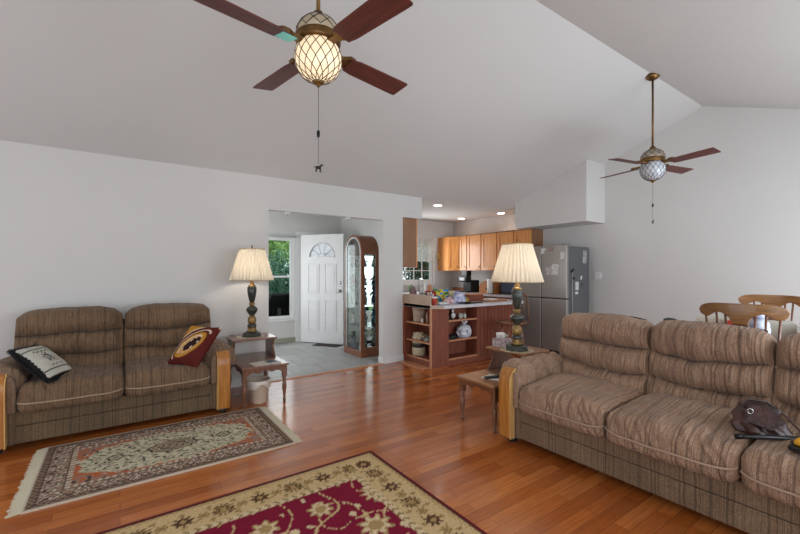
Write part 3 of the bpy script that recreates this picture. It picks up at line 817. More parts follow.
end_table('dark wood two-tier end table beside the loveseat, lamp on top and wastebasket beneath', (1.20, 4.06, 0), 0, .44, .70, M['tab'], M['leg'])
end_table('oak two-tier end table beside the long sofa, holding a lamp and tissue box', (2.53, 2.44, 0), -PI/2, .42, .72, M['tab2'], M['leg'])

def lamp_shade_mat(name, c, e):
    m = bpy.data.materials.new(name); m.use_nodes = True; g = NT(m); g.n.clear()
    out = g.add('ShaderNodeOutputMaterial'); df = g.add('ShaderNodeBsdfDiffuse'); tl = g.add('ShaderNodeBsdfTranslucent')
    df.inputs[0].default_value = lin(c); tl.inputs[0].default_value = lin(e)
    tc = g.add('ShaderNodeTexCoord'); nz = g.add('ShaderNodeTexNoise', i_Scale=60.0); g.link(tc.outputs['Object'], nz.inputs[0])
    mx = g.add('ShaderNodeMixShader'); mr = g.add('ShaderNodeMapRange', i_3=.42, i_4=.58); g.link(nz.outputs['Fac'], mr.inputs[0])
    g.link(mr.outputs[0], mx.inputs[0]); g.link(df.outputs[0], mx.inputs[1]); g.link(tl.outputs[0], mx.inputs[2]); g.link(mx.outputs[0], out.inputs[0]); return m
M['shade'] = lamp_shade_mat('pleated_cream_silk', (232, 222, 206), (206, 196, 178))
M['trimshade'] = mat('shade_trim', (196, 170, 130), .8)
def table_lamp(label, loc, rz=0, sdia=.455, power=19):
    r = thing('table_lamp', label, 'lamp', loc, rz)
    MB().lathe([(.105, 0), (.108, .012), (.098, .022), (.10, .034), (.085, .045), (.055, .052)], 8, smooth=False).build('base', M['dkgreen'], r, bevel=.003)
    MB().lathe([(.052, .052), (.058, .062), (.050, .07), (.040, .08), (.046, .09), (.044, .10)], 24).build('base_collar', M['gold'], r)
    MB().lathe([(.044, .10), (.050, .112), (.046, .13), (.036, .14)], 24).build('lower_ring', M['dkgreen'], r)
    MB().lathe([(.032, .14), (.041, .15), (.046, .175), (.043, .20), (.032, .222), (.024, .232)], 24).build('gold_bulb', M['gold'], r)
    MB().lathe([(.024, .232), (.03, .24), (.052, .27), (.062, .295), (.060, .31), (.045, .325), (.028, .34)], 24).build('bowl', M['dkgreen'], r)
    MB().lathe([(.028, .34), (.024, .35), (.034, .36), (.030, .37), (.022, .378)], 24).build('neck_ring', M['gold'], r)
    MB().lathe([(.022, .378), (.030, .40), (.040, .44), (.046, .48), (.050, .515), (.048, .535), (.052, .545), (.04, .555)], 24).build('vase', M['dkgreen'], r)
    MB().lathe([(.04, .555), (.044, .565), (.034, .575), (.02, .585), (.026, .60), (.018, .612), (.01, .62), (.009, .66), (.017, .665), (.017, .71), (.008, .715), (.004, .72), (.004, .985)], 20).build('stem', M['gold'], r)
    # pleated shade
    n = 288; vs = []; fs = []; z0, z1 = .63, .972; R0, R1 = sdia/2, sdia/2*.58
    rows = 9
    for j in range(rows+1):
        t_ = j/rows; R_ = R0+(R1-R0)*t_
        for k in range(n):
            a = 2*PI*k/n; q = R_*(1+.042*math.sin(a*36)*(1-.2*t_)); vs.append((q*math.cos(a), q*math.sin(a), z0+(z1-z0)*t_))
    for j in range(rows):
        for k in range(n): k2 = (k+1) % n; fs.append((j*n+k, j*n+k2, (j+1)*n+k2, (j+1)*n+k))
    sh = MB().raw(vs, fs, True).build('lamp_shade', M['shade'], r)
    MB().tube([(R0*1.005*math.cos(2*PI*k/60), R0*1.005*math.sin(2*PI*k/60), z0) for k in range(60)], .005, 6, closed=True).build('bottom_trim', M['trimshade'], sh); MB().tube([(R1*1.005*math.cos(2*PI*k/60), R1*1.005*math.sin(2*PI*k/60), z1) for k in range(60)], .005, 6, closed=True).build('top_trim', M['trimshade'], sh)
    sp = MB()
    for k in range(3): a = 2*PI*k/3; sp.tube([(0, 0, z1-.005), (R1*math.cos(a), R1*math.sin(a), z1-.005)], .002, 6)
    sp.build('shade_spider', M['brass'], sh)
    MB().lathe([(.008, .985), (.011, .993), (.006, 1.003), (.009, 1.012), (.003, 1.024)], 12).build('finial', M['brass'], r)
    MB().ball((0, 0, .77), .032).build('bulb', mat('lit_bulb', (255, 236, 204), .3, emit=6), r)
    l = point('lamp_bulb_light', (0, 0, .77), power, (1, .90, .76), .035); l.parent = r
    return r
table_lamp('lit lamp with cream pleated shade on the end table beside the loveseat', (1.21, 4.60, .621))
table_lamp('lit lamp with cream pleated shade on the end table beside the long sofa', (3.0, 2.38, .621), .3)
# doilies, papers, remote, tissue box
def disc(name, label, cat, loc, r, m, h=.002, n=40, ry=1):
    pr = MB(); vs = [(r*(1+.04*math.cos(12*2*PI*k/n*1.0))*math.cos(2*PI*k/n), ry*r*(1+.04*math.cos(12*2*PI*k/n))*math.sin(2*PI*k/n)) for k in range(n)]
    o = pr.prism(vs, 0, h).build(name, m, loc=loc); return tag(o, label, cat)
pm = thing('magazine', 'open pale magazine lying on the lower tier of the loveseat end table', 'magazine', (1.22, 4.15, .401), .12)
MB().box(-.14, 0, -.09, .09, 0, .004).box(0, .14, -.09, .09, 0, .006).build('pages', mat('printed_pages', (196, 190, 178), .7, nscale=40, namt=.3), pm)
MB().box(.02, .12, -.06, .06, .006, .007).build('dark_photo', mat('dark_blue_photo', (70, 76, 92), .5, nscale=20, namt=.4), pm)
tag(MB().box(-.06, .10, -.09, .09, 0, .003).build('paper_sheet', M['paper'], loc=(2.70, 2.40, .401), rot=(0, 0, .2)), 'white paper lying under the remote on the low tier of the sofa end table', 'paper')
rc = thing('remote_control', 'black remote control on white paper beside the long sofa', 'remote control', (2.70, 2.39, .4045), -.35)
MB().box(-.09, .09, -.022, .022, 0, .018).build('body', M['black'], rc, bevel=.006)
bt = MB()
for i in range(8):
    for j in range(3): bt.lathe([(.0045, .018), (.0045, .0195)], 8, (-.07+.018*i, -.012+.012*j, 0))
bt.build('button_pad', flat('grey_rubber', (90, 90, 94)), rc)
tb = thing('tissue_box', 'pink and grey patterned tissue box beside the sofa-side lamp', 'tissue box', (3.02, 2.57, .621), .15)
MB().box(-.06, .06, -.075, .075, 0, .078).build('carton', mat('lace_print_card', (112, 88, 92), .7, nscale=60, rgb2=(204, 190, 188)), tb, bevel=.003)
ts = MB(); vs = []; fs = []
for j in range(7):
    for k in range(17):
        a = 2*PI*k/16; R_ = .018+.028*j/6*(1+.35*math.sin(a*3+j)); vs.append((R_*math.cos(a)*1.2, R_*math.sin(a), .079+.042*j/6*(1+.2*math.sin(2*a))))
for j in range(6):
    for k in range(16): fs.append((j*17+k, j*17+k+1, (j+1)*17+k+1, (j+1)*17+k))
ts.raw(vs, fs, True).build('tissue', M['paper'], tb)
tag(MB().lathe([(.022, 0), (.026, .04), (.028, .05), (.024, .052), (.02, .01)], 18).build('small_cup', M['white'], loc=(2.93, 2.50, .70)), 'small white cup standing on the tissue box', 'cup')
bpy.data.objects['small_cup'].location = (3.005, 2.60, .70)
ck = thing('alarm_clock', 'small black round-faced clock on the lower tier behind the remote', 'clock', (2.96, 2.42, .401), 0.6)
MB().box(-.05, .05, -.04, .04, 0, .07).build('case', M['black'], ck, bevel=.012)
MB().lathe([(.024, 0), (.024, .004)], 20, M=T(0, -.04, .036, PI/2)).build('dial', flat('pale_dial', (190, 190, 196)), ck)
# cord of the loveseat lamp
tag(MB().tube([(1.05, 4.66, .625), (1.02, 4.78, .628), (1.01, 4.80, .60), (1.04, 4.815, .5), (.995, 4.84, .40), (1.01, 4.855, .3), (1.02, 4.862, .2)], .003, 6).build('lamp_cord', M['black']), 'thin black cord hanging from the lamp on the loveseat end table', 'cord')
tag(disc('doily', 'x', 'doily', (1.19, 4.60, .6193), .15, flat('cream_lace', (196, 184, 160)), .0015), 'cream lace doily under the lamp beside the loveseat', 'doily')
tag(disc('doily', 'x', 'doily', (3.0, 2.38, .6193), .15, flat('cream_lace_2', (188, 172, 146)), .0015), 'cream lace doily under the lamp beside the long sofa', 'doily')

# wastebasket
wb = thing('wastebasket', 'pale plastic wastebasket under the end table beside the loveseat', 'wastebasket', (1.17, 4.20, 0))
lz = [(.075, 0), (.08, .005), (.105, .22), (.112, .225), (.112, .235), (.10, .232), (.076, .012)]
MB().lathe(lz, 28, ry=1.1).build('bin', mat('cream_plastic_bin', (214, 196, 176), .5, nscale=6, namt=.08), wb)
bl = MB(); vs = []; fs = []
for j in range(5):
    for k in range(33):
        a = 2*PI*k/32; R_ = [.098, .112, .120, .118, .116][j]; zz = [.20, .238, .236, .205, .17+.025*math.sin(a*3)+.01*math.sin(a*7)][j]
        vs.append((R_*math.cos(a), 1.1*R_*math.sin(a), zz))
for j in range(4):
    for k in range(32): fs.append((j*33+k, j*33+k+1, (j+1)*33+k+1, (j+1)*33+k))
bl.raw(vs, fs, True).build('liner', mat('translucent_bag_liner', (216, 204, 194), .35), wb)

# ------------------------------------------------------------------ ceiling fans
def globe_glass(name, c, emit):
    m = mat(name, c, .35, nscale=14, namt=.15, coat=.3)
    if emit:
        b = m.node_tree.nodes['Principled BSDF']; b.inputs['Emission Color'].default_value = lin((255, 226, 182)); b.inputs['Emission Strength'].default_value = emit
    return m
def fan(label, loc, a0, glassm, domem, tape=False):
    r = thing('ceiling_fan', label, 'ceiling fan', loc, 0)          # base: z of the blades
    top = zc(loc[1])-loc[2]
    MB().lathe([(.07, top-.005), (.068, top-.03), (.045, top-.055), (.02, top-.065)], 24).build('canopy', M['brass'], r)
    MB().lathe([(.011, .18), (.011, top-.06)], 12).build('downrod', M['brass'], r)
    MB().lathe([(.012, .19), (.026, .18), (.03, .165), (.05, .150)], 20).build('coupling', M['brass'], r)
    # upper leaded dome and motor band
    dome = [(.116*math.sin(PI/2*k/10+.0)+.004, .05+.105*math.cos(PI/2*k/10)) for k in range(10, -1, -1)]
    dm = MB().lathe(dome, 32).build('upper_dome', domem, r)
    MB().lathe([(.06, -.002), (.115, .0), (.122, .015), (.118, .03), (.125, .04), (.112, .052), (.06, .056)], 36).build('motor_band', M['brass'], r)
    RG = .127; cz_ = -.075
    def gp(t_, a, k=1.0):   # point on the globe, t_ from 0 (top) to 1
        th_ = math.radians(36)+t_*math.radians(134); return (k*RG*math.sin(th_)*math.cos(a), k*RG*math.sin(th_)*math.sin(a), cz_+k*1.0*RG*math.cos(th_))
    gl = MB().lathe([(math.hypot(gp(k/18, 0)[0], 0), gp(k/18, 0)[2]) for k in range(19)], 36).build('globe', glassm, r)
    cm = MB(); N_ = 15
    for k in range(N_):
        for s_ in (-1, 1):
            cm.tube([gp(j/20, 2*PI*k/N_+s_*1.55*(j/20), 1.005) for j in range(21)], .0022, 5)
    cm.tube([gp(.02, 2*PI*k/36, 1.005) for k in range(36)], .003, 5, closed=True)
    cm.build('lead_came', mat('dark_lead', (58, 46, 36), .5, .5), gl)
    dc = MB()
    for k in range(10):
        for s_ in (-1, 1):
            dc.tube([(.121*math.cos(2*PI*k/10+s_*1.0*j/8)*math.sin(PI/2*(1-j/8*.75)), .121*math.sin(2*PI*k/10+s_*1.0*j/8)*math.sin(PI/2*(1-j/8*.75)), .052+.105*math.cos(PI/2*(1-j/8*.75))) for j in range(9)], .0022, 5)
    dc.build('lead_came', bpy.data.materials['dark_lead'], dm)
    MB().lathe([(.03, -.193), (.034, -.196), (.026, -.208), (.012, -.214), (.010, -.222), (.004, -.228)], 18).build('finial', M['brass'], r)
    ch = MB().tube([(0, 0, -.225), (0, 0, -.645)], .0013, 6); ch.lathe([(.006, -.50), (.009, -.49), (.009, -.47), (.005, -.462)], 12)
    pc = ch.build('pull_chain', M['blackm'], r)
    hs = MB().ball((0, 0, -.665), .009, 10, 6, (1.9, .7, 1))      # small horse shaped pull
    hs.tube([(.010, 0, -.66), (.022, 0, -.645), (.030, 0, -.652)], [.006, .004, .003], 6)
    for x_ in (-.013, -.009, .008, .013): hs.tube([(x_, 0, -.668), (x_*1.25, 0, -.69)], .0022, 5)
    hs.tube([(-.015, 0, -.660), (-.026, 0, -.668)], .002, 5)
    hs.build('pull_fob', M['blackm'], pc)
    for i in range(4):
        a = a0+i*PI/2; Mx = T(rz=a) @ T(ry=0, rx=math.radians(-11))
        pts = [(.20, .052), (.26, .062), (.60, .070), (.638, .069), (.643, .064)]
        poly = pts+[(x, -y) for x, y in pts[::-1]]
        b_ = MB().prism(poly, -.0035+.0, .0035, 'z').build('blade', M['blade'], r, bevel=.001, rot=(0, 0, 0))
        b_.matrix_local = T(z=-.03) @ Mx
        ir = MB().prism([(.095, .022), (.16, .018), (.20, .045), (.235, .040), (.25, .0), (.235, -.040), (.20, -.045), (.16, -.018), (.10, -.022)], .004, .026, 'z').build('blade_iron', M['brass'], b_)
        if tape and i == 2:  # flat teal patch at one blade root
            MB().box(.155, .235, -.045, .045, -.006, -.0038).build('teal_patch', flat('teal_flat', (110, 214, 200), .3), b_)
    return r
gl_on = globe_glass('lit_cream_leaded_glass', (226, 208, 178), .62)
dm_g = globe_glass('cream_leaded_glass', (186, 170, 142), 0)
gl_off = globe_glass('unlit_white_leaded_glass', (196, 200, 206), 0)
dm_off = globe_glass('unlit_tan_leaded_glass', (160, 148, 130), 0)
fan('ceiling fan with lit leaded-glass globe hanging nearest the viewer', (.885, RY, 2.575), math.radians(10.5), gl_on, dm_g, True)
fan('ceiling fan with unlit globe on a long rod toward the right wall', (4.93, RY, 2.575), math.radians(-11), gl_off, dm_off)

# ------------------------------------------------------------------ curio cabinet
CX0, CX1, CY0, CY1 = 3.08, 3.40, 5.42, 5.98
cu = thing('curio_cabinet', 'arched brown wood and glass curio cabinet beside the open entry door', 'cabinet', (CX0, CY0, 0))
Wc, Dc = CY1-CY0, CX1-CX0; zs = 1.66; Rr = Wc/2
def archp(r, z0, n=24): return [(Wc/2+r, z0)]+[(Wc/2+r*math.cos(PI*k/n), zs+r*math.sin(PI*k/n)) for k in range(n+1)]+[(Wc/2-r, z0)]
# base plinth
MB().box(-.012, Dc+.0, -.012, Wc+.012, 0, .10).build('plinth', M['curio'], cu, bevel=.006)
def archring(ro, ri, z0, h0, h1):
    mb = MB(); n = 24
    o = archp(ro, z0, n); i_ = archp(ri, z0, n)
    for k in range(len(o)-1): mb.prism([o[k], o[k+1], i_[k+1], i_[k]], h0, h1, 'x')
    return mb
archring(Rr, Rr-.035, .10, 0, .025).build('front_arch', M['curio'], cu)
archring(Rr-.035, Rr-.058, .10, .004, .018).build('bright_trim', mat('polished_metal_trim', (214, 216, 218), .25, .6), cu)
# barrel top
bt = MB(); n = 24
for k in range(n):
    a, b = PI*k/n, PI*(k+1)/n
    bt.prism([(Wc/2+Rr*math.cos(a), zs+Rr*math.sin(a)), (Wc/2+Rr*math.cos(b), zs+Rr*math.sin(b)), (Wc/2+(Rr-.015)*math.cos(b), zs+(Rr-.015)*math.sin(b)), (Wc/2+(Rr-.015)*math.cos(a), zs+(Rr-.015)*math.sin(a))], .025, Dc, 'x')
bt.build('barrel_top', M['curio'], cu)
sd = MB()
for yy in (0, Wc-.02):
    sd.box(.025, .06, yy, yy+.02, .10, zs); sd.box(Dc-.05, Dc, yy, yy+.02, .10, zs); sd.box(.06, Dc-.05, yy, yy+.02, zs-.04, zs); sd.box(.06, Dc-.05, yy, yy+.02, .10, .15)
sd.build('side_frame', M['curio'], cu)
MB().prism(archp(Rr-.058, .11), .010, .014, 'x').build('front_glass', M['glass'], cu)
for yy in (.008, Wc-.012): MB().box(.06, Dc-.05, yy, yy+.004, .15, zs-.04).build('side_glass', M['glass'], cu)
MB().prism(archp(Rr-.02, .10), Dc-.012, Dc-.006, 'x').build('mirror_back', M['mirror'], cu)
for zz in (.47, .82, 1.13, 1.43): MB().box(.03, Dc-.02, .022, Wc-.022, zz-.006, zz).build('glass_shelf', mat('shelf_glass_edge', (110, 140, 140), .1, alpha=.55), cu)
MB().box(.03, Dc-.012, .02, Wc-.02, .10, .112).build('cabinet_floor', M['black'], cu)
fc = [(84, 110, 92), (150, 146, 140), (48, 48, 60), (140, 98, 66), (36, 110, 124), (214, 208, 196), (84, 54, 46), (58, 82, 116)]
fmat = [mat('glazed_ceramic_%s' % w, c, .25, nscale=25, namt=.3, coat=.5) for w, c in zip('sage grey slate tan teal ivory brown blue'.split(), fc)]
rr = random.Random(11)
lvl = {.112: 'bottom of the cabinet', .47: 'lowest glass shelf', .82: 'second glass shelf', 1.13: 'third glass shelf', 1.43: 'top glass shelf'}
FN = 'sage grey slate tan teal ivory brown blue'.split()
fi = 0
for zz in (.112, .47, .82, 1.13, 1.43):
    for side, (x_, y_) in enumerate(((.10, .12), (.21, .28), (.10, .44))):
        k = fi % 8; fi += 1
        h = rr.uniform(.16, .25) if zz < 1 else rr.uniform(.11, .17)
        where = ('near', 'middle', 'far')[side]
        L_ = 'small %s figurine, %s spot, %s of the curio cabinet' % (FN[k], where, lvl[zz].replace('bottom of the cabinet', 'floor board'))
        h *= 1.25; fg_ = thing('figurine', L_, 'figurine', (CX0+x_, CY0+y_, zz), rr.uniform(0, 6), 'figurines inside the curio cabinet'); fg_.scale = (1.55, 1.55, 1)
        m_ = fmat[k]
        MB().lathe([(.035, 0), (.036, .01), (.024, .016)], 14).build('stand', fmat[(k+2) % 8], fg_)
        MB().lathe([(.030, .014), (.034, h*.22), (.026, h*.4), (.018, h*.5), (.026, h*.62), (.022, h*.72), (.010, h*.77)], 14).ball((0, 0, h*.87), h*.11, 12, 8).tube([(.022, 0, h*.66), (.045, .012, h*.5), (.03, .024, h*.42)], [.008, .007, .006], 6).tube([(-.022, 0, h*.66), (-.042, .015, h*.52), (-.02, .026, h*.46)], [.008, .007, .006], 6).build('figure', m_, fg_)
pl = thing('display_plate', 'round pewter plate standing on the second shelf of the curio cabinet', 'plate', (CX0+.055, CY0+.28, .822))
MB().lathe([(.02, 0), (.05, .002), (.075, .008), (.10, .014), (.10, .018), (.07, .012), (.02, .006)], 32, M=T(0, 0, .10, 0, -PI/2+.15)).build('dish', mat('pewter', (110, 116, 112), .35, .5, nscale=20, namt=.3), pl)
MB().box(-.02, .03, -.03, .03, 0, .006).tube([(.02, 0, .0), (.028, 0, .09)], .003).build('easel', M['black'], pl)

# sensors on the entry ceiling
for (x_, y_, lb) in ((1.74, 4.95, 'small white sensor under the entry header above the door leaf'), (2.60, 4.95, 'small white sensor under the entry header above the curio cabinet')):
    s_ = thing('door_sensor', lb, 'sensor', (x_, y_, 2.10), 0)
    MB().lathe([(.04, 0), (.04, -.014), (.03, -.022), (.02, -.030)], 20).build('housing', M['white'], s_)
    MB().lathe([(.008, -.030), (.008, -.036)], 10).build('lens', M['black'], s_)
# door mat by the open door
tag(MB().box(0, .5, 0, .32, 0, .012).build('door_mat', mat('dark_mat', (52, 46, 42), .95, nscale=60, namt=.3), loc=(2.86, 6.83, .0), rot=(0, 0, ang)), 'dark doormat on the tile under the open entry door', 'doormat')

# ------------------------------------------------------------------ peninsula with shelves
PX0, PX1, PY0, PY1 = 3.53, 5.32, 4.25, 4.86; PH = .83
pn = thing('peninsula_cabinet', 'reddish brown kitchen peninsula with open shelves on its end and front', 'cabinet', (PX0, PY0, 0))
W_, D_ = PX1-PX0, PY1-PY0
# end block (shelves open to -x) is x 0..28, front bookcase opening x .30..89
body = MB()
body.box(0, W_, D_-.02, D_, 0, PH)                     # back
body.box(.26, .28, .02, D_-.02, .0, PH)                # divider behind the end shelves
body.box(.0, .28, 0, .02, 0, PH)                       # front stile panel
body.box(.28, .30, 0, .02, 0, PH)
body.box(.30, .32, .0, .25, 0, PH); body.box(.89, .91, 0, .25, 0, PH)
body.box(.32, .89, .23, .25, 0, PH)                    # bookcase back
body.box(.32, .89, 0, .02, .0, .075)
body.box(.91, W_, 0, .02, 0, PH); body.box(W_-.02, W_, .02, D_-.02, 0, PH)
body.box(.0, .26, .02, D_-.02, .0, .10)                # toe box of the end shelves
body.box(-.038, 0, D_-.02, D_, 0, PH)
body.build('carcass', M['pen'], pn)
gv = MB()
for k in range(10): gv.box(.96+k*.08, .963+k*.08, -.003, 0, .02, PH)
gv.build('bead_groove', mat('dark_groove', (70, 38, 32), .6), pn)
for zz, th in ((.105, .015), (.345, .02), (.605, .02)):
    s_ = MB().box(.004, .26, .02, D_-.02, zz-th, zz).build('end_shelf', M['pen'], pn)
    MB().box(-.004, .004, .02, D_-.02, zz-th-.002, zz+.002).build('shelf_edge', M['pen_edge'], s_)
for zz in (.095, .36, .645):
    s_ = MB().box(.32, .89, .006, .23, zz-.02, zz).build('front_shelf', M['pen'], pn)
    MB().box(.32, .89, -.002, .006, zz-.022, zz+.002).build('shelf_edge', M['pen_edge'], s_)
MB().box(-.022, .0, -.01, .022, 0, PH).build('corner_post', M['pen_edge'], pn, bevel=.003)
struct('trim_3', MB().box(3.38, 3.525, 4.28, 4.84, 0, .012), M['pen_edge'])
# worktop with clipped corner
ct = thing('peninsula_worktop', 'pale laminate worktop with clipped corner on the peninsula', 'countertop', (0, 0, 0))
MB().prism([(3.50, 4.245), (3.64, 4.12), (5.38, 4.12), (5.46, 4.20), (5.46, 4.90), (3.50, 4.90)], PH, .872).build('slab', M['counter'], ct)
MB().prism([(3.495, 4.24), (3.637, 4.112), (3.647, 4.122), (3.505, 4.25)], PH-.002, .868).build('wood_edge', M['beige'], ct)
bs = tag(MB().box(3.50, 3.52, 4.24, 4.875, PH-.0, 1.015).build('splash_board', M['beige'], bevel=.003), 'beige upright board along the end of the peninsula worktop', 'board')

# things on the shelves
ob = thing('storage_bin', 'pale woven bin on the top end shelf of the peninsula', 'bin', (3.66, 4.69, .606))
MB().lathe([(.085, 0), (.09, .005), (.105, .20), (.108, .205), (.098, .205), (.085, .01)], 26).build('basket', M['wicker'], ob)
MB().lathe([(.106, .16), (.111, .165), (.111, .20), (.106, .205)], 26).build('rim_band', mat('tan_band', (170, 146, 124), .8), ob)
def bottle(label, loc, r, h, m, cap):
    b_ = thing('bottle', label, 'bottle', loc); MB().lathe([(r*.9, 0), (r, .008), (r, h*.6), (r*.75, h*.7), (r*.32, h*.8), (r*.32, h*.88)], 16).build('flask', m, b_)
    MB().lathe([(r*.38, h*.88), (r*.38, h)], 12).build('cap', cap, b_); return b_
bottle('small cream bottle beside the woven bin on the top end shelf', (3.58, 4.52, .606), .022, .08, flat('cream_glaze', (206, 196, 176), .3), M['gold'])
bottle('tall red-topped bottle at the front of the top end shelf', (3.58, 4.40, .606), .026, .20, flat('amber_bottle', (142, 96, 74), .3), flat('red_cap', (170, 56, 44), .4))
bottle('dark amber jar behind the tall bottle on the top end shelf', (3.66, 4.40, .606), .032, .10, flat('brown_jar', (96, 58, 40), .3), M['black'])
def heap(name, label, cat, loc, dims, m, seed, amp=.3, parts=None):
    mb = MB(); N1, N2 = 28, 14; vs = []; fs = []
    for i in range(N2+1):
        t_ = PI/2*i/N2
        for k in range(N1):
            a = 2*PI*k/N1; r_ = math.cos(t_)**.6; n_ = 1+amp*fnoise(math.cos(a)*2.2+seed, math.sin(a)*2.2, t_*2.5+seed)
            z_ = dims[2]*math.sin(t_)*(1+amp*1.2*fnoise(math.cos(a)*r_*4+seed, math.sin(a)*r_*4, seed))
            vs.append((dims[0]*r_*math.cos(a)*n_, dims[1]*r_*math.sin(a)*n_, max(0, z_)))
    for i in range(N2):
        for k in range(N1): k2 = (k+1) % N1; fs.append((i*N1+k, i*N1+k2, (i+1)*N1+k2, (i+1)*N1+k))
    fs.append(tuple(range(N1))[::-1])
    return tag(mb.raw(vs, fs, True).build(name, m, loc=loc), label, cat)
heap('cloth_pile', 'rumpled cream cloths heaped on the middle end shelf', 'cloth', (3.65, 4.68, .346), (.09, .13, .09), mat('cream_cloth', (176, 152, 120), .9, nscale=30, rgb2=(210, 196, 172)), 2.1, .5)
heap('cloth_pile', 'grey patterned cloth at the front of the middle end shelf', 'cloth', (3.65, 4.43, .346), (.09, .10, .06), mat('grey_pattern_cloth', (84, 86, 80), .9, nscale=30, rgb2=(160, 156, 140)), 5.1, .5)
tn = thing('storage_tin', 'round cream tin with dark band on the bottom end shelf', 'tin', (3.66, 4.70, .106))
MB().lathe([(.10, 0), (.104, .006), (.104, .115), (.10, .12)], 30).build('can', flat('cream_tin', (196, 182, 152), .4), tn)
MB().lathe([(.1055, .12), (.1055, .175), (.10, .182)], 30).build('dark_band', flat('charcoal_band', (60, 56, 52), .4), tn)
MB().lathe([(.108, .182), (.108, .200), (.09, .206)], 30).build('lid', flat('cream_lid', (190, 176, 150), .4), tn)
# toys on the front bookcase top shelf
py = thing('penguin_toy', 'black and white plush penguin on the top front shelf of the peninsula', 'toy', (3.98, 4.33, .646))
MB().ball((0, 0, .06), .06, sc3=(1, .8, 1)).ball((0, 0, .13), .036).build('body', M['black'], py)
MB().ball((0, -.018, .06), .050, sc3=(.9, .75, .95)).ball((0, -.014, .128), .028).build('white_belly', flat('white_plush', (206, 206, 202), .9), py)
MB().lathe([(.008, 0), (.001, .02)], 8, M=T(0, -.042, .128, PI/2)).build('beak', flat('orange_beak', (206, 130, 50)), py)
heap('plush_toy', 'dark plush lying left of the penguin on the top front shelf', 'toy', (3.90, 4.34, .646), (.05, .05, .05), M['black'], 1.1)
gm = thing('mug', 'speckled pale mug at the right of the top front shelf', 'mug', (4.16, 4.34, .646))
MB().lathe([(.03, 0), (.034, .004), (.035, .08), (.031, .08), (.029, .006)], 20).build('cup', mat('speckled_glaze', (176, 172, 160), .3, nscale=50, namt=.3), gm)
MB().tube([(.034, 0, .065), (.055, 0, .055), (.055, 0, .03), (.034, 0, .018)], .005).build('handle', flat('pale_glaze', (190, 186, 176), .3), gm)
bottle('small blue-capped jar beside the speckled mug on the top front shelf', (4.25, 4.34, .646), .026, .085, flat('pale_jar', (186, 180, 170), .3), flat('blue_cap', (92, 104, 130)))
pb = thing('plastic_bag', 'knotted white plastic bag on the middle front shelf', 'bag', (4.26, 4.36, .361))
vs = []; fs = []; N1 = 40; N2 = 22
for i in range(N2+1):
    t_ = i/N2; rad = max(.11, (1-abs(2*min(t_, .95)-.86)**3.2)**.5 if abs(2*t_-.86) < 1 else .11)
    if t_ < .03: rad = .80
    for k in range(N1):
        a = 2*PI*k/N1; n_ = 1+.22*fnoise(math.cos(a)*2.2, math.sin(a)*2.2, t_*4)+.07*math.sin(a*9+t_*3)*t_
        vs.append((.125*rad*n_*math.cos(a), .085*rad*n_*math.sin(a), .20*t_))
for i in range(N2):
    for k in range(N1): k2 = (k+1) % N1; fs.append((i*N1+k, i*N1+k2, (i+1)*N1+k2, (i+1)*N1+k))
fs.append(tuple(range(N1))[::-1])
MB().raw(vs, fs, True).build('sack', mat('white_polythene', (206, 206, 214), .3), pb)
MB().ball((0, 0, .20), .018, sc3=(1.2, 1, .8)).raw([(0, 0, .20), (.03, .01, .245), (.075, -.01, .235), (.03, -.02, .2)], [(0, 1, 2, 3)]).raw([(0, 0, .20), (-.02, .01, .25), (-.07, -.01, .245), (-.03, -.02, .2)], [(0, 1, 2, 3)]).build('knot', bpy.data.materials['white_polythene'], pb)
MB().lathe([(.035, 0), (.035, .002)], 20, M=T(-.0, -.083, .085, PI/2)).build('grey_print', flat('grey_print', (140, 150, 160)), pb)
heap('dark_cloth', 'black cloth lying on the middle front shelf left of the white bag', 'cloth', (3.98, 4.34, .361), (.10, .07, .055), M['black'], 4.2, .4)

# things on the worktop
def cup(label, loc):
    c = thing('takeaway_cup', label, 'cup', loc); MB().lathe([(.030, 0), (.042, .10), (.044, .102)], 22).build('sleeve', mat('red_printed_cup', (196, 74, 52), .5, nscale=20, namt=.3), c)
    MB().lathe([(.043, .10), (.046, .104), (.045, .118), (.02, .122)], 22).build('lid', M['white'], c); return c
cup('red takeaway cup with white lid at the corner of the peninsula', (3.60, 4.28, .873))
bkm = [flat('pale_cover', (196, 192, 188)), flat('blue_grey_cover', (130, 142, 160)), flat('brown_cover', (120, 82, 60)), flat('white_cover', (216, 214, 210))]
for k, (lb, nm) in enumerate((('blue-grey leaflet at the bottom of the paper stack beside the red cup', 'leaflet'), ('white booklet on the paper stack beside the red cup', 'booklet'), ('pale notepad topping the paper stack beside the red cup', 'notepad'))):
    tag(MB().box(-.09+.01*k, .09-.01*k, -.06, .06, 0, .012).build(nm, bkm[(1, 3, 0)[k]], loc=(3.76, 4.30, .873+.0125*k), rot=(0, 0, .1-.2*k)), lb, nm)
def snack_bag(name, label, loc, rz, w, h, c1, c2, c3, tilt=-.25):
    def cf(u, v, s):
        n_ = fnoise(u*2.2+c1[0], v*2.2, c2[1]*.1)
        return L3(c1) if n_ > .12 else (L3(c2) if n_ > -.14 else L3(c3))
    Mx = T(loc[0], loc[1], loc[2]+h/2*math.cos(tilt), tilt, 0, rz)
    o = throw_pillow(name, label, w, h, .09, cf, Mx); o['category'] = 'snack bag'; return o
snack_bag('snack_bag', 'blue, yellow and green snack bag standing behind the peninsula worktop clutter', (4.02, 4.62, .872), -.2, .30, .22, (40, 130, 196), (206, 180, 60), (70, 120, 70))
snack_bag('snack_bag', 'red and black snack bag left of the blue one', (3.80, 4.58, .872), .3, .26, .20, (164, 46, 40), (60, 42, 44), (208, 200, 196))
snack_bag('snack_bag', 'pale yellow snack bag right of the blue one', (4.26, 4.64, .872), -.1, .16, .18, (206, 190, 130), (210, 206, 196), (150, 120, 90))
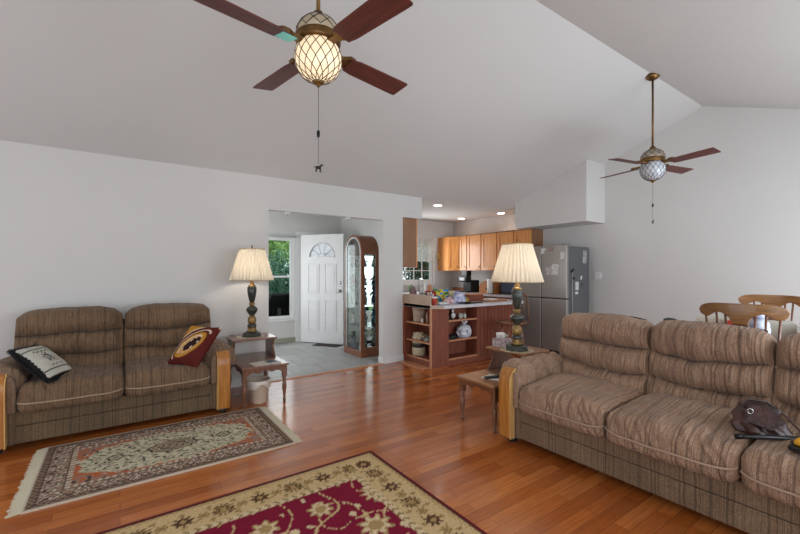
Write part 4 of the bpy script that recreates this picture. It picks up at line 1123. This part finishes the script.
heap('grocery_bag', 'white grocery bag with blue and red print on the peninsula worktop', 'bag', (4.19, 4.40, .873), (.13, .09, .15), mat('printed_white_bag', (90, 100, 176), .4, nscale=16, rgb2=(226, 224, 228)), 9.3, .35)
heap('grocery_bag', 'red and white printed bag left of the white grocery bag', 'bag', (3.99, 4.42, .873), (.09, .07, .09), mat('printed_red_bag', (160, 52, 58), .4, nscale=18, rgb2=(224, 214, 214)), 3.3, .35)
tr = thing('tray', 'black tray lying at the front of the peninsula worktop', 'tray', (4.22, 4.24, .873), .1)
MB().box(-.14, .14, -.06, .06, 0, .008).build('tray_base', M['black'], tr); MB().box(-.14, .14, -.065, -.055, 0, .02).box(-.14, .14, .055, .065, 0, .02).build('rim', M['blackm'], tr)
kb = thing('knife', 'black handled knife pointing off the black tray', 'knife', (4.42, 4.24, .874), -.2)
MB().box(-.02, .09, -.012, .012, 0, .016).build('handle', M['black'], kb, bevel=.003); MB().prism([(.09, -.012), (.20, -.004), (.20, .002), (.09, .012)], .004, .007).build('blade', M['chrome'], kb)
bx_ = thing('wooden_box', 'long brown wooden box at the middle of the peninsula worktop', 'box', (4.70, 4.62, .873))
MB().box(-.16, .16, -.09, .09, 0, .10).build('box_body', M['pen'], bx_, bevel=.004); MB().box(-.165, .165, -.095, .095, .10, .115).build('lid', M['pen_edge'], bx_, bevel=.003)
cb = tag(MB().box(-.22, .22, -.15, .15, 0, .02).build('cutting_board', M['bread'], loc=(4.92, 4.42, .873), bevel=.004), 'light wooden cutting board on the right end of the peninsula worktop', 'board')
tag(MB().box(-.10, .10, -.07, .07, 0, .012).build('envelope', M['paper'], loc=(4.90, 4.42, .894), rot=(0, 0, .2)), 'white envelope on the cutting board', 'envelope')
heap('yellow_rag', 'mustard yellow rag beside the white grocery bag on the worktop', 'cloth', (4.40, 4.44, .873), (.035, .03, .07), flat('mustard_cloth', (176, 140, 46)), 6)
# clutter left end on the splash ledge
heap('towel', 'dark red towel bunched at the far left end of the worktop', 'towel', (3.62, 4.80, .873), (.06, .05, .22), mat('dark_red_towel', (92, 38, 44), .9, nscale=24, rgb2=(150, 130, 132)), 2.7, .4)
bottle('white soap bottle behind the splash board', (3.72, 4.72, .873), .035, .24, flat('white_bottle', (222, 222, 222), .3), M['white'])
heap('glove', 'black and white glove lying behind the splash board', 'glove', (3.66, 4.60, .873), (.09, .05, .15), mat('black_white_knit', (38, 34, 36), .9, nscale=14, rgb2=(170, 166, 166)), 7.7, .4)
bottle('small dark spice jar behind the splash board', (3.66, 4.46, .873), .028, .16, flat('brown_spice', (96, 60, 50), .4), flat('tan_cap', (180, 160, 140)))
bottle('grey spice jar beside the dark spice jar', (3.73, 4.50, .873), .028, .17, flat('grey_spice', (120, 116, 124), .4), M['white'])

# counter stool with bentwood back, behind the sofa lamp
stl = thing('counter_stool', 'wooden counter stool with hoop back standing at the peninsula behind the lamp', 'stool', (4.70, 3.83, 0), 2.7)
MB().lathe([(.19, .58), (.225, .59), (.23, .61), (.21, .62), (.10, .612)], 30).build('seat', M['leg'], stl)
for a in (45, 135, 225, 315):
    q = math.radians(a); MB().tube([(.13*math.cos(q), .13*math.sin(q), .585), (.16*math.cos(q), .16*math.sin(q), .4), (.20*math.cos(q), .20*math.sin(q), .0)], [.016, .02, .013], 10).build('leg', M['leg'], stl)
MB().tube([(.175*math.cos(2*PI*k/32), .175*math.sin(2*PI*k/32), .22) for k in range(32)], .009, 8, closed=True).build('foot_ring', M['leg'], stl)
MB().tube([(-.07+.13*math.cos(PI*k/20), .13+.03*math.sin(PI*k/20), .60+.46*math.sin(PI*k/20)**.6) for k in range(21)], .012, 8).build('back_hoop', M['leg'], stl)
for x_ in (-.12, -.07, -.02): MB().tube([(x_, .13, .605), (x_, .155, 1.04)], .006, 8).build('spindle', M['leg'], stl)

# ------------------------------------------------------------------ kitchen beyond
def cab_door(par, w, h, Mx, cm=None):
    """framed door, local x 0..w, z 0..h, front at y=-.02"""
    d = MB(); s_ = .055
    d.box(0, s_, -.02, 0, 0, h, Mx).box(w-s_, w, -.02, 0, 0, h, Mx).box(s_, w-s_, -.02, 0, 0, s_, Mx).box(s_, w-s_, -.02, 0, h-s_, h, Mx)
    o = d.build('door', cm or M['cab'], par, bevel=.002)
    MB().box(s_, w-s_, -.010, -.002, s_, h-s_, Mx).build('door_panel', cm or M['cab'], o)
    MB().lathe([(.006, 0), (.006, .012), (.013, .018), (.012, .026)], 12, M=Mx @ T(w-.03, -.02, .07, PI/2)).build('knob', M['blackm'], o)
    return o
UX = 6.09; UZ0, UZ1 = 1.37, 2.12
names = ['nearest the refrigerator', 'second from the refrigerator', 'third from the refrigerator', 'fourth from the refrigerator']
edges = [(4.50, 4.89), (4.90, 5.30), (5.31, 5.72), (5.73, 6.13)]
for k, (a, b) in enumerate(edges):
    c = thing('wall_cabinet', 'golden oak wall cabinet, %s' % names[k], 'cabinet', (UX, b, UZ0), -PI/2, 'golden oak wall cabinets over the kitchen counter')
    w = b-a
    MB().box(0, w, .002, XR-UX-.002, 0, UZ1-UZ0).build('body', M['cabd'] if k == 0 else M['cab'], c)
    cab_door(c, w-.014, UZ1-UZ0-.02, T(.007, 0, .008))
    MB().box(0, w, -.03, 0, UZ1-UZ0-.012, UZ1-UZ0+.012).build('cornice', M['cabd'], c)
# narrow filler cabinet and diagonal corner cabinet
c = thing('wall_cabinet', 'narrow golden oak wall cabinet next to the kitchen corner cabinet', 'cabinet', (UX, 6.36, UZ0), -PI/2)
MB().box(0, .22, .002, XR-UX-.002, 0, UZ1-UZ0).build('body', M['cab'], c); cab_door(c, .21, UZ1-UZ0-.02, T(.005, 0, .008)); MB().box(0, .22, -.03, 0, UZ1-UZ0-.012, UZ1-UZ0+.012).build('cornice', M['cabd'], c)
c = thing('wall_cabinet', 'diagonal golden oak corner cabinet beside the kitchen window', 'cabinet', (0, 0, UZ0))
pA, pB = Vector((5.95, 6.60)), Vector((6.085, 6.37))
MB().prism([(5.95, KB-.003), (5.95, 6.60), (6.085, 6.37), (XR-.003, 6.37), (XR-.003, KB-.003)], 0, UZ1-UZ0).build('body', M['cab'], c)
dd = pB-pA; cab_door(c, dd.length-.02, UZ1-UZ0-.02, T(pA.x+dd.x*.03, pA.y+dd.y*.03, .008, 0, 0, math.atan2(dd.y, dd.x)))
c = thing('wall_cabinet', 'brown side of a wall cabinet hanging beside the white pillar', 'cabinet', (3.492, 4.895, 1.41))
MB().box(0, .265, 0, .45, 0, .755).build('body', M['cabd'], c, bevel=.002)
MB().box(.265, .285, 0, .45, 0, .755).build('door', M['cab'], c)
# base cabinets and counter on the right and back
c = thing('base_cabinet', 'oak base cabinets running under the rear kitchen counter', 'cabinet', (5.82, 4.46, 0))
MB().box(0, XR-5.82-.003, 0, KB-4.46-.003, 0, .87).build('carcass', M['cabd'], c)
for k in range(4): cab_door(c, .42, .70, T(0, .46+k*.45, .12, 0, 0, -PI/2))
MB().box(-2.0, 0, KB-4.46-.60, KB-4.46-.003, 0, .87).build('sink_run', M['cab'], c)
tag(MB().prism([(3.84, 6.33), (5.78, 6.33), (5.78, 4.45), (XR-.003, 4.45), (XR-.003, KB-.003), (3.84, KB-.003)], .872, .91).build('rear_worktop', M['counter'], bevel=.003), 'pale laminate worktop along the rear kitchen walls', 'countertop')
tag(MB().box(XR-.012, XR-.002, 4.45, KB-.02, .911, .985).build('rear_splash', M['pen_edge']), 'wood splash strip along the right kitchen wall', 'splash')

# coffee maker, bread box, paper towel, microwave on the rear counter
cf = thing('coffee_maker', 'black single-serve coffee maker on the rear kitchen counter', 'coffee maker', (6.02, 6.08, .911), -PI/2)
MB().box(-.12, .12, .0, .26, 0, .26).build('tank', M['black'], cf, bevel=.02)
MB().box(-.12, .12, -.14, .0, 0, .03).build('drip_tray', M['blackm'], cf, bevel=.004)
MB().box(-.12, .12, -.14, .02, .22, .34).build('brew_head', M['black'], cf, bevel=.02)
MB().box(-.07, .07, -.15, -.14, .25, .31).build('grey_panel', flat('silver_panel', (190, 192, 196), .3), cf, bevel=.003)
MB().box(-.08, .08, -.08, .06, .34, .46).build('pod_rack', M['blackm'], cf, bevel=.01)
bb = thing('bread_box', 'round-fronted wooden bread box on the rear kitchen counter', 'bread box', (6.02, 5.42, .911), -PI/2)
pr = [(-.21, 0), (.21, 0), (.21, .12)]+[(.21*math.cos(PI*k/16), .12+.14*math.sin(PI*k/16)) for k in range(17)]
MB().prism(pr, -.10, .12, 'y').build('box_body', M['bread'], bb); MB().lathe([(.012, 0), (.012, .02), (.018, .03)], 12, M=T(.0, -.10, .10, PI/2)).build('knob', M['blackm'], bb)
pt = thing('paper_towel_roll', 'white paper towel roll on a stand before the bread box', 'paper towel', (5.87, 5.30, .911))
MB().lathe([(.075, 0), (.075, .012)], 24).lathe([(.008, .012), (.008, .31), (.014, .32)], 10).build('stand', M['leg'], pt); MB().lathe([(.052, .014), (.055, .02), (.055, .285), (.052, .29)], 26).build('roll', M['white'], pt)
mw = thing('microwave_oven', 'black microwave with bluish glass door on the rear kitchen counter', 'microwave', (5.98, 4.88, .911), -PI/2)
MB().box(-.26, .26, 0, .36, .01, .30).build('case', M['black'], mw, bevel=.006); MB().box(-.22, .12, -.012, 0, .05, .27).build('door_glass', flat('blue_black_glass', (74, 82, 104), .15), mw)
MB().box(.14, .24, -.01, 0, .04, .28).build('control_panel', M['blackm'], mw)
# faucet area items near window
fa = thing('faucet', 'chrome kitchen faucet below the kitchen window', 'faucet', (5.3, 6.82, .911)); MB().tube([(0, 0, 0), (0, 0, .22), (0, -.05, .28), (0, -.12, .28), (0, -.16, .22)], .012, 10).build('spout', M['chrome'], fa); MB().tube([(.06, 0, 0), (.06, 0, .05), (.10, 0, .08)], .009).build('handle', M['chrome'], fa)
for x_, lb, c_ in ((5.05, 'green dish soap bottle on the sill side of the sink', (96, 150, 96)), (5.58, 'clear orange hand soap bottle right of the faucet', (196, 120, 70)), (5.44, 'white lotion bottle next to the faucet', (214, 214, 210))):
    bottle(lb, (x_, 6.78, .911), .035, .19, flat('soap_%d' % int(x_*100), c_, .3), M['white'])
# curtain valance
m = bpy.data.materials.new('white_lace'); m.use_nodes = True; g = NT(m); b = g.n['Principled BSDF']; b.inputs['Base Color'].default_value = lin((228, 226, 222)); b.inputs['Roughness'].default_value = .9; b.inputs['Transmission Weight'].default_value = 0; b.inputs['Subsurface Weight'].default_value = 0
tc = g.add('ShaderNodeTexCoord'); vo = g.add('ShaderNodeTexVoronoi', i_Scale=26.0); g.link(tc.outputs['Object'], vo.inputs[0]); mr = g.add('ShaderNodeMapRange', i_1=.25, i_2=.45, i_3=1.0, i_4=.72); g.link(vo.outputs[0], mr.inputs[0]); tr_ = g.add('ShaderNodeBsdfTransparent'); tl_ = g.add('ShaderNodeBsdfTranslucent'); tl_.inputs[0].default_value = (.9, .9, .9, 1)
m1 = g.add('ShaderNodeMixShader'); m1.inputs[0].default_value = .5; g.link(b.outputs[0], m1.inputs[1]); g.link(tl_.outputs[0], m1.inputs[2])
m2_ = g.add('ShaderNodeMixShader'); g.link(mr.outputs[0], m2_.inputs[0]); g.link(tr_.outputs[0], m2_.inputs[1]); g.link(m1.outputs[0], m2_.inputs[2])
g.link(m2_.outputs[0], g.n['Material Output'].inputs[0])
cv = thing('curtain', 'white lace valance over the kitchen window', 'curtain', (0, 0, 0))
def sheet(x0, x1, zt, zb, n=120, y=KB-.06):
    vs = []; fs = []
    for j in range(9):
        for k in range(n+1):
            t_ = k/n; zz = zt+(zb(t_)-zt)*j/8; vs.append((x0+(x1-x0)*t_, y+.018*math.sin(t_*(x1-x0)*60)*(.4+.6*j/8), zz))
    for j in range(8):
        for k in range(n): fs.append((j*(n+1)+k, j*(n+1)+k+1, (j+1)*(n+1)+k+1, (j+1)*(n+1)+k))
    return MB().raw(vs, fs, True)
sheet(4.72, 5.62, 2.09, lambda t_: 1.60+.04*math.sin(t_*14)).build('valance', m, cv)
sheet(5.58, 5.84, 2.09, lambda t_: 1.56-.05*t_, 60, KB-.075).build('side_panel', m, cv)
MB().tube([(4.68, KB-.06, 2.09), (5.86, KB-.06, 2.09)], .008).build('curtain_rod', M['white'], cv)
yf = thing('silk_flower', 'yellow silk flower hanging beside the kitchen window curtain', 'flower', (5.92, 6.88, 1.70))
for k in range(6): a = PI/3*k; MB().ball((.028*math.cos(a), 0, .035*math.sin(a)), .024, 10, 8, (1, .4, 1)).build('petal', flat('yellow_petal', (214, 180, 86)), yf)
MB().ball((0, -.008, 0), .016).build('center', flat('brown_center', (150, 100, 50)), yf)
MB().tube([(0, 0, 0), (.01, .02, -.1), (.0, .03, -.16)], .004).build('stem', flat('green_stem', (90, 110, 60)), yf)
# recessed ceiling lights
for x_, y_, lb in ((4.50, 5.25, 'round recessed ceiling light nearest the white pillar'), (6.03, 6.25, 'round recessed ceiling light farthest back over the kitchen corner'), (6.12, 5.24, 'round recessed ceiling light nearest the refrigerator bulkhead')):
    r_ = thing('recessed_light', lb, 'ceiling light', (x_, y_, CZ), 0, None)
    MB().lathe([(.085, -.001), (.095, -.004), (.092, -.010), (.078, -.010), (.070, -.003)], 32).build('trim_ring', M['white'], r_)
    MB().lathe([(.066, -.004), (.060, -.014), (.03, -.02)], 24).build('lamp_lens', mat('lit_lens', (255, 246, 232), .4, emit=9), r_)
    l = bpy.data.lights.new('recessed_spot', 'SPOT'); l.energy = 7; l.spot_size = 2.3; l.spot_blend = .6; l.color = (1, .975, .95); l.shadow_soft_size = .06
    lo = bpy.data.objects.new('recessed_spot', l); lo.location = (0, 0, -.03); lo.parent = r_; COL.objects.link(lo)

# refrigerator
FX, FY0, FY1 = 5.60, 3.51, 4.42
rf = thing('refrigerator', 'four-door stainless steel refrigerator with dark grey side', 'refrigerator', (FX, FY0, 0))
MB().box(.07, .64, 0, FY1-FY0, .03, 1.74).build('cabinet', M['fside'], rf, bevel=.006)
for (a, b) in ((0, .452), (.458, .91)):
    MB().box(0, .065, a+.004, b-.004, .93, 1.76).build('upper_door', M['steel'], rf, bevel=.008)
    MB().box(0, .065, a+.004, b-.004, .10, .915).build('lower_door', M['steel'], rf, bevel=.008)
MB().box(.02, .06, .0, .91, .02, .10).build('kick_plate', M['black'], rf)
MB().box(.01, .05, .445, .465, .10, 1.76).build('center_gap', M['black'], rf)
for y_ in (.02, .80): MB().box(.03, .12, y_, y_+.09, 1.74, 1.775).build('hinge_cover', M['fside'], rf, bevel=.006)
MB().box(-.004, 0, .36, .42, 1.70, 1.715).build('badge', M['white'], rf)
def paperon(label, name, x, y, z, w, h, m, side, rot=0):
    if side == 'front': o = MB().box(-.0015, 0, -w/2, w/2, -h/2, h/2).build(name, m, loc=(x-.001, y, z), rot=(rot, 0, 0))
    else: o = MB().box(-w/2, w/2, -.0015, 0, -h/2, h/2).build(name, m, loc=(x, y-.001, z), rot=(0, rot, 0))
    tag(o, label, 'note' if 'note' in name else 'magnet'); return o
pp = mat('printed_note', (206, 204, 200), .8, nscale=30, namt=.25)
paperon('white note near the top right of the right refrigerator door', 'paper_note', FX, FY0+.07, 1.60, .07, .11, pp, 'front')
paperon('square photo note above the middle of the right refrigerator door', 'paper_note', FX, FY0+.20, 1.38, .12, .17, pp, 'front', .1)
paperon('small note with dark sketch left of the square photo note', 'paper_note', FX, FY0+.31, 1.36, .11, .13, mat('sketch_note', (150, 150, 150), .8, nscale=30, rgb2=(216, 214, 210)), 'front')
paperon('pale sticker at the top left corner of the right refrigerator door', 'paper_note', FX, FY0+.42, 1.68, .06, .09, pp, 'front')
paperon('round pinkish magnet at the top middle of the right refrigerator door', 'magnet', FX, FY0+.27, 1.70, .08, .07, mat('pink_grey_magnet', (150, 130, 126), .5, nscale=40, namt=.4), 'front')
paperon('pale drawing high on the dark side of the refrigerator', 'paper_note', FX+.50, FY0, 1.58, .11, .20, mat('grey_drawing', (120, 122, 124), .7, nscale=20, rgb2=(176, 176, 174)), 'side', .1)
paperon('white round clip in the middle of the refrigerator side', 'magnet', FX+.28, FY0, 1.12, .09, .13, flat('white_clip', (200, 200, 196)), 'side')
paperon('small white card below the round clip on the refrigerator side', 'paper_note', FX+.27, FY0, 1.01, .08, .04, flat('white_card', (210, 210, 206)), 'side')
paperon('small dark magnet right of the round clip on the refrigerator side', 'magnet', FX+.42, FY0, 1.14, .03, .05, M['black'], 'side', .4)
paperon('tiny pale magnet above the dark one on the refrigerator side', 'magnet', FX+.40, FY0, 1.25, .04, .06, pp, 'side', .3)
st = thing('hanging_duster', 'long grey-handled duster hanging on the refrigerator side', 'duster', (FX+.13, FY0-.012, 0))
MB().tube([(0, 0, .45), (0, 0, 1.34)], .008, 8).build('handle', flat('grey_handle', (150, 150, 150), .4), st)
MB().tube([(-.02, 0, 1.34), (.03, -.002, 1.37), (.07, 0, 1.38)], [.014, .016, .010], 8).build('hook', M['black'], st)
MB().ball((.05, .0, 1.24), .018).build('clip', M['black'], st)
# wall plate
sw = thing('light_switch', 'white double switch plate on the right wall beside the refrigerator', 'switch', (XR, 3.46, 1.28), PI/2)
MB().box(-.06, .06, .0, .006, -.06, .06).build('plate', M['white'], sw, bevel=.002)
for x_ in (-.025, .025): MB().box(x_-.012, x_+.012, .006, .012, -.03, .03).build('rocker', M['trim'], sw)

# ------------------------------------------------------------------ dining set behind the sofa
dt = thing('dining_table', 'wooden dining table between the two crest-back chairs, behind the sofa', 'table', (4.45, .95, 0))
MB().lathe([(.52, .722), (.54, .73), (.54, .745), (.53, .75)], 48).build('tabletop', M['oak_x'], dt)
MB().lathe([(.05, .05), (.07, .15), (.045, .3), (.08, .5), (.06, .65), (.09, .722)], 24).build('pedestal', M['leg'], dt)
for k in range(4): a = PI/4+PI/2*k; MB().tube([(.04*math.cos(a), .04*math.sin(a), .16), (.2*math.cos(a), .2*math.sin(a), .1), (.38*math.cos(a), .38*math.sin(a), .025)], [.03, .028, .022], 10).build('foot', M['leg'], dt)
def dining_chair(label, loc, rz, Hc=1.11):
    # local: back at x=0, seat toward +x, width along y
    r = thing('dining_chair', label, 'chair', loc, rz, 'wooden crest-back dining chairs')
    sw_ = .52
    # crest rail: rounded ends, scalloped lower edge with a central tongue
    def y_bot(u):
        a = abs(u)
        if a < .17: return -.150
        if a < .22: return -.150+.04*(a-.17)/.05
        if a < .50: return -.110+.040*math.sin((a-.22)/.28*PI/2)
        if a < .74: return -.070-.040*(1-math.cos((a-.50)/.24*PI/2))
        return -.110
    up = []; lo = []; n_ = 48
    for k in range(n_+1):
        u = -1+2*k/n_; e = (1-abs(u)**9)**.5 if abs(u) < 1 else 0
        mid = -.055; t_ = 0-.018*u*u*u*u; b_ = y_bot(u)
        up.append((u, mid+(t_-mid)*max(0, e))); lo.append((u, mid+(b_-mid)*max(0, e)))
    vs = []; fs = []
    for (u, z) in up+lo[::-1]:
        for th_ in (0, .024):
            cv_ = -.05*(1-u*u); vs.append((cv_+th_, u*sw_/2, Hc+z))
    n2 = len(up)
    for k in range(n_):
        a, b = 2*k, 2*(k+1); c, d = 2*(2*n2-1-k), 2*(2*n2-2-k)
        fs += [(a, b, d, c), (a+1, c+1, d+1, b+1), (a, a+1, b+1, b), (c, d, d+1, c+1)]
    MB().raw(vs, fs).build('crest_rail', M['oak_x' if False else 'crest'], r, bevel=.004)
    for u in (-.82, -.55, -.33, .33, .55, .82):
        zt = Hc+y_bot(u)+.01; MB().tube([(-.05*(1-u*u)+.012, u*sw_/2, zt), (.04, u*.21, .46)], .008, 8).build('spindle', M['leg'], r)
    MB().prism([(-.038, Hc-.135), (.038, Hc-.135), (.055, .80), (.03, .62), (.035, .46), (-.035, .46), (-.03, .62), (-.055, .80)], -.006, .010, 'x').build('splat', M['leg'], r)
    r_s = [(.0, -.21), (.04, -.235), (.36, -.235), (.42, -.2), (.44, 0), (.42, .2), (.36, .235), (.04, .235), (.0, .21)]
    MB().prism(r_s, .435, .465).build('seat', M['oak_x'], r, bevel=.008)
    for (x_, y_, dx, dy) in ((.06, -.18, -.05, -.03), (.06, .18, -.05, .03), (.36, -.18, .04, -.03), (.36, .18, .04, .03)):
        MB().tube([(x_, y_, .44), (x_+dx*.5, y_+dy*.5, .25), (x_+dx, y_+dy, 0)], [.016, .021, .012], 10).build('leg', M['leg'], r)
    MB().tube([(.04, -.19, .2), (.04, .19, .2)], .009).tube([(.37, -.19, .2), (.37, .19, .2)], .009).tube([(.04, 0, .2), (.37, 0, .2)], .009).build('stretcher', M['leg'], r)
    return r
M['crest'] = mat('honey_oak_crest', (112, 72, 34), .32, nscale=3, rgb2=(150, 104, 56), coat=.35, stretch=(14, 1.2, 14))
dining_chair('wooden dining chair whose scalloped crest shows just above the long sofa, nearer of two', (3.72, .94, 0), 0)
dining_chair('wooden dining chair farther from the sofa, crest partly hidden by the nearer one', (5.22, 1.08, 0), PI, 1.115)
# clutter on the dining table
def pbox(name, label, cat, loc, dims, m, rz=0):
    return tag(MB().box(-dims[0]/2, dims[0]/2, -dims[1]/2, dims[1]/2, 0, dims[2]).build(name, m, loc=loc, rot=(0, 0, rz), bevel=.004), label, cat)
pbox('paper_stack', 'tall stack of pale papers on the dining table behind the sofa', 'papers', (4.30, 1.22, .751), (.26, .34, .19), mat('stacked_papers', (196, 188, 170), .8, nscale=8, namt=.12, stretch=(1, 1, 40)), .2)
pbox('red_box', 'small red box on the dining table seen through the chair spindles', 'box', (4.12, 1.08, .751), (.10, .09, .19), flat('red_card', (190, 60, 50)), .1)
jr = thing('ginger_jar', 'blue and white ceramic jar on the dining table behind the nearer chair', 'jar', (4.12, .93, .751))
MB().lathe([(.04, 0), (.045, .01), (.065, .08), (.07, .13), (.062, .19), (.045, .21), (.045, .225)], 28).build('jar_body', mat('blue_white_glaze', (120, 136, 186), .2, nscale=16, rgb2=(222, 224, 230)), jr); MB().lathe([(.05, .225), (.052, .24), (.02, .262), (.012, .28)], 24).build('lid', bpy.data.materials['blue_white_glaze'], jr)
pbox('white_carton', 'white carton at the right end of the dining table', 'carton', (4.35, .58, .751), (.3, .26, .18), mat('white_carton_card', (204, 202, 196), .7), -.2)
pbox('wooden_tray', 'pale tray of mail beside the paper stack on the dining table', 'tray', (4.52, .95, .751), (.24, .30, .17), flat('pale_mail', (188, 184, 172)), .3)
# dark cap on the sofa back
sh = thing('speaker', 'small dark rounded speaker on a stand behind the gap between sofa back cushions', 'speaker', (3.62, 1.36, 0), 0)
MB().lathe([(.11, 0), (.11, .015), (.02, .025), (.012, .05), (.012, .92), (.03, .93)], 20).build('stand', M['blackm'], sh); MB().ball((0, 0, .95), .024, sc3=(1.2, 2.2, .9)).build('body', flat('dark_grey_plastic', (54, 56, 60)), sh)

# ------------------------------------------------------------------ things on the long sofa
hb = thing('handbag', 'slouching dark brown leather handbag on the long sofa', 'bag', (2.75, .61, .502), .3)
vs = []; fs = []; N1 = 48; N2 = 26
for i in range(N2+1):
    t_ = i/N2
    for k in range(N1):
        a = 2*PI*k/N1; c_, s_ = math.cos(a), math.sin(a)
        taper = (1-.50*t_**1.2)*(1 if t_ < .93 else math.sqrt(max(.05, 1-((t_-.93)/.07)**2)))
        fold = .012*math.sin(a*7+t_*3)*(.3+t_)+.018*fnoise(c_*3, s_*3, t_*4)
        vs.append(((.080*taper+fold)*c_+.03*t_, (.120*taper+fold)*s_+.02*math.sin(t_*3), .140*t_+.015*fnoise(c_*2, s_*2, 1)*t_))
for i in range(N2):
    for k in range(N1): k2 = (k+1) % N1; fs.append((i*N1+k, i*N1+k2, (i+1)*N1+k2, (i+1)*N1+k))
fs.append(tuple(range(N1))[::-1]); fs.append(tuple(N2*N1+k for k in range(N1)))
MB().raw(vs, fs, True).build('pouch', M['leather'], hb)
MB().prism([(-.05, .06), (.03, .08), (.06, -.02), (-.02, -.09), (-.075, -.03)], 0, .006, M=T(-.035, -.0, .098, 0, -1.0)).build('flap', M['leather'], hb, bevel=.003)
MB().tube([(-.03, .06, .12), (-.04, .085, .15), (-.01, .05, .165), (.02, -.02, .155), (.03, -.09, .10), (.0, -.15, .03), (-.05, -.16, .012), (-.10, -.10, .010)], .006, 6).build('strap', M['leather'], hb)
MB().tube([(-.062, .05+.011*math.cos(2*PI*k/16), .115+.013*math.sin(2*PI*k/16)) for k in range(16)], .003, 6, closed=True).build('buckle', M['chrome'], hb)
um = thing('umbrella', 'closed black umbrella lying in front of the leather handbag', 'umbrella', (2.62, .59, .512), 0)
Mr = T(0, 0, 0, 0, 0, math.radians(-41))
MB().tube([(-.08, 0, 0), (-.04, 0, 0), (.0, 0, 0), (.3, 0, 0)], [.010, .009, .011, .012], 12, M=Mr).build('canopy', M['black'], um)
MB().tube([(-.11, 0, 0), (-.08, 0, 0)], [.014, .012], 12, M=Mr).build('handle', M['blackm'], um)
yt = thing('yellow_tool', 'yellow and black object lying at the right edge on the long sofa', 'tool', (2.66, .385, .505), -.8)
MB().prism([(-.09, -.04), (.10, -.05), (.13, .02), (.08, .06), (-.06, .045), (-.11, 0)], .022, .05).build('shell', flat('yellow_plastic', (206, 150, 36), .4), yt, bevel=.012)
MB().prism([(-.11, -.05), (.11, -.06), (.14, .02), (.09, .07), (-.07, .055), (-.13, 0)], 0, .022).build('black_base', M['black'], yt, bevel=.006)

# ------------------------------------------------------------------ outside
struct('ground', MB().box(-12, 16, EB+.2, 24, -.3, -.12), mat('lawn', (86, 120, 60), .95, nscale=8, namt=.3))
def tree(label, loc, h, R_, lm, bmats, nleaf, seed, lift=.0, name='garden_tree'):
    rr = random.Random(seed); r = thing(name, label, 'tree' if 'tree' in name else 'shrub', loc)
    tb = MB(); tips = []
    def br(p, d, l, rad, lev):
        pts = [p]; q = p.copy(); dd_ = d.copy()
        for i in range(4):
            dd_ = (dd_+Vector((rr.uniform(-.25, .25), rr.uniform(-.25, .25), rr.uniform(-.05, .15)))).normalized(); q = q+dd_*l/4; pts.append(q.copy())
        tb.tube(pts, [rad*(1-.12*i) for i in range(5)], 6)
        tips.extend(pts[2:])
        if lev > 0:
            for _ in range(3): br(pts[rr.choice((2, 3, 4))], (dd_+Vector((rr.uniform(-1, 1), rr.uniform(-1, 1), rr.uniform(-.2, .7)))).normalized(), l*.6, rad*.6, lev-1)
    br(Vector((0, 0, 0)), Vector((.1, 0, 1)), h*.34, .03*h/3, 3)
    tb.build('trunk', bmats, r)
    lv = MB()
    for _ in range(nleaf):
        c_ = rr.choice(tips)+Vector((rr.gauss(0, R_), rr.gauss(0, R_), rr.gauss(0, R_*.8)))
        if c_.z < lift: continue
        e = Euler((rr.uniform(0, 6), rr.uniform(0, 6), rr.uniform(0, 6))).to_matrix(); s_ = rr.uniform(.03, .06)
        lv.raw([c_+e @ Vector(v) for v in ((-s_, 0, 0), (-s_*.3, s_*.4, 0), (s_*.5, s_*.35, 0), (s_*1.1, 0, 0), (s_*.5, -s_*.35, 0), (-s_*.3, -s_*.4, 0))], [(0, 1, 2, 3, 4, 5)])
    lv.build('foliage', lm, r)
    return r
lm1 = leaf_mat('spring_green_leaves', (120, 160, 84), (176, 206, 128)); lm2 = leaf_mat('deep_green_leaves', (48, 96, 74), (104, 150, 120)); lm3 = leaf_mat('dark_leaves', (28, 44, 30), (62, 82, 56))
bark = mat('dark_bark', (44, 38, 34), .9, nscale=12, namt=.3)
tree('light green tree with dark forking branches outside the entry window', (3.1, 11.0, -.12), 4.9, .34, lm1, bark, 9000, 5)
tree('light green tree standing farther back beyond the entry window', (3.9, 15.5, -.12), 6.4, .5, lm1, bark, 9000, 8)
tree('bluish green shrub below the tree outside the entry window', (2.75, 8.9, -.12), 2.3, .24, lm2, bark, 6000, 6, name='garden_shrub')
tree('dark evergreen shrub outside the kitchen window', (7.4, 9.3, -.12), 3.4, .30, lm3, bark, 8000, 16, name='garden_shrub')
tree('second dark shrub left of the evergreen outside the kitchen window', (6.9, 12.5, -.12), 4.2, .30, lm3, bark, 8000, 17, name='garden_shrub')
gr = thing('grill_cover', 'black covered barbecue standing just outside the entry window', 'grill', (2.62, 7.95, -.12))
MB().box(-.45, .45, -.22, .22, 0, 1.02).build('cover', mat('black_vinyl', (8, 8, 9), .8, spec=.1), gr, bevel=.04)
MB().box(-.10, -.04, -.235, -.22, .3, .75).build('tie_strap', flat('grey_strap', (60, 60, 60)), gr)
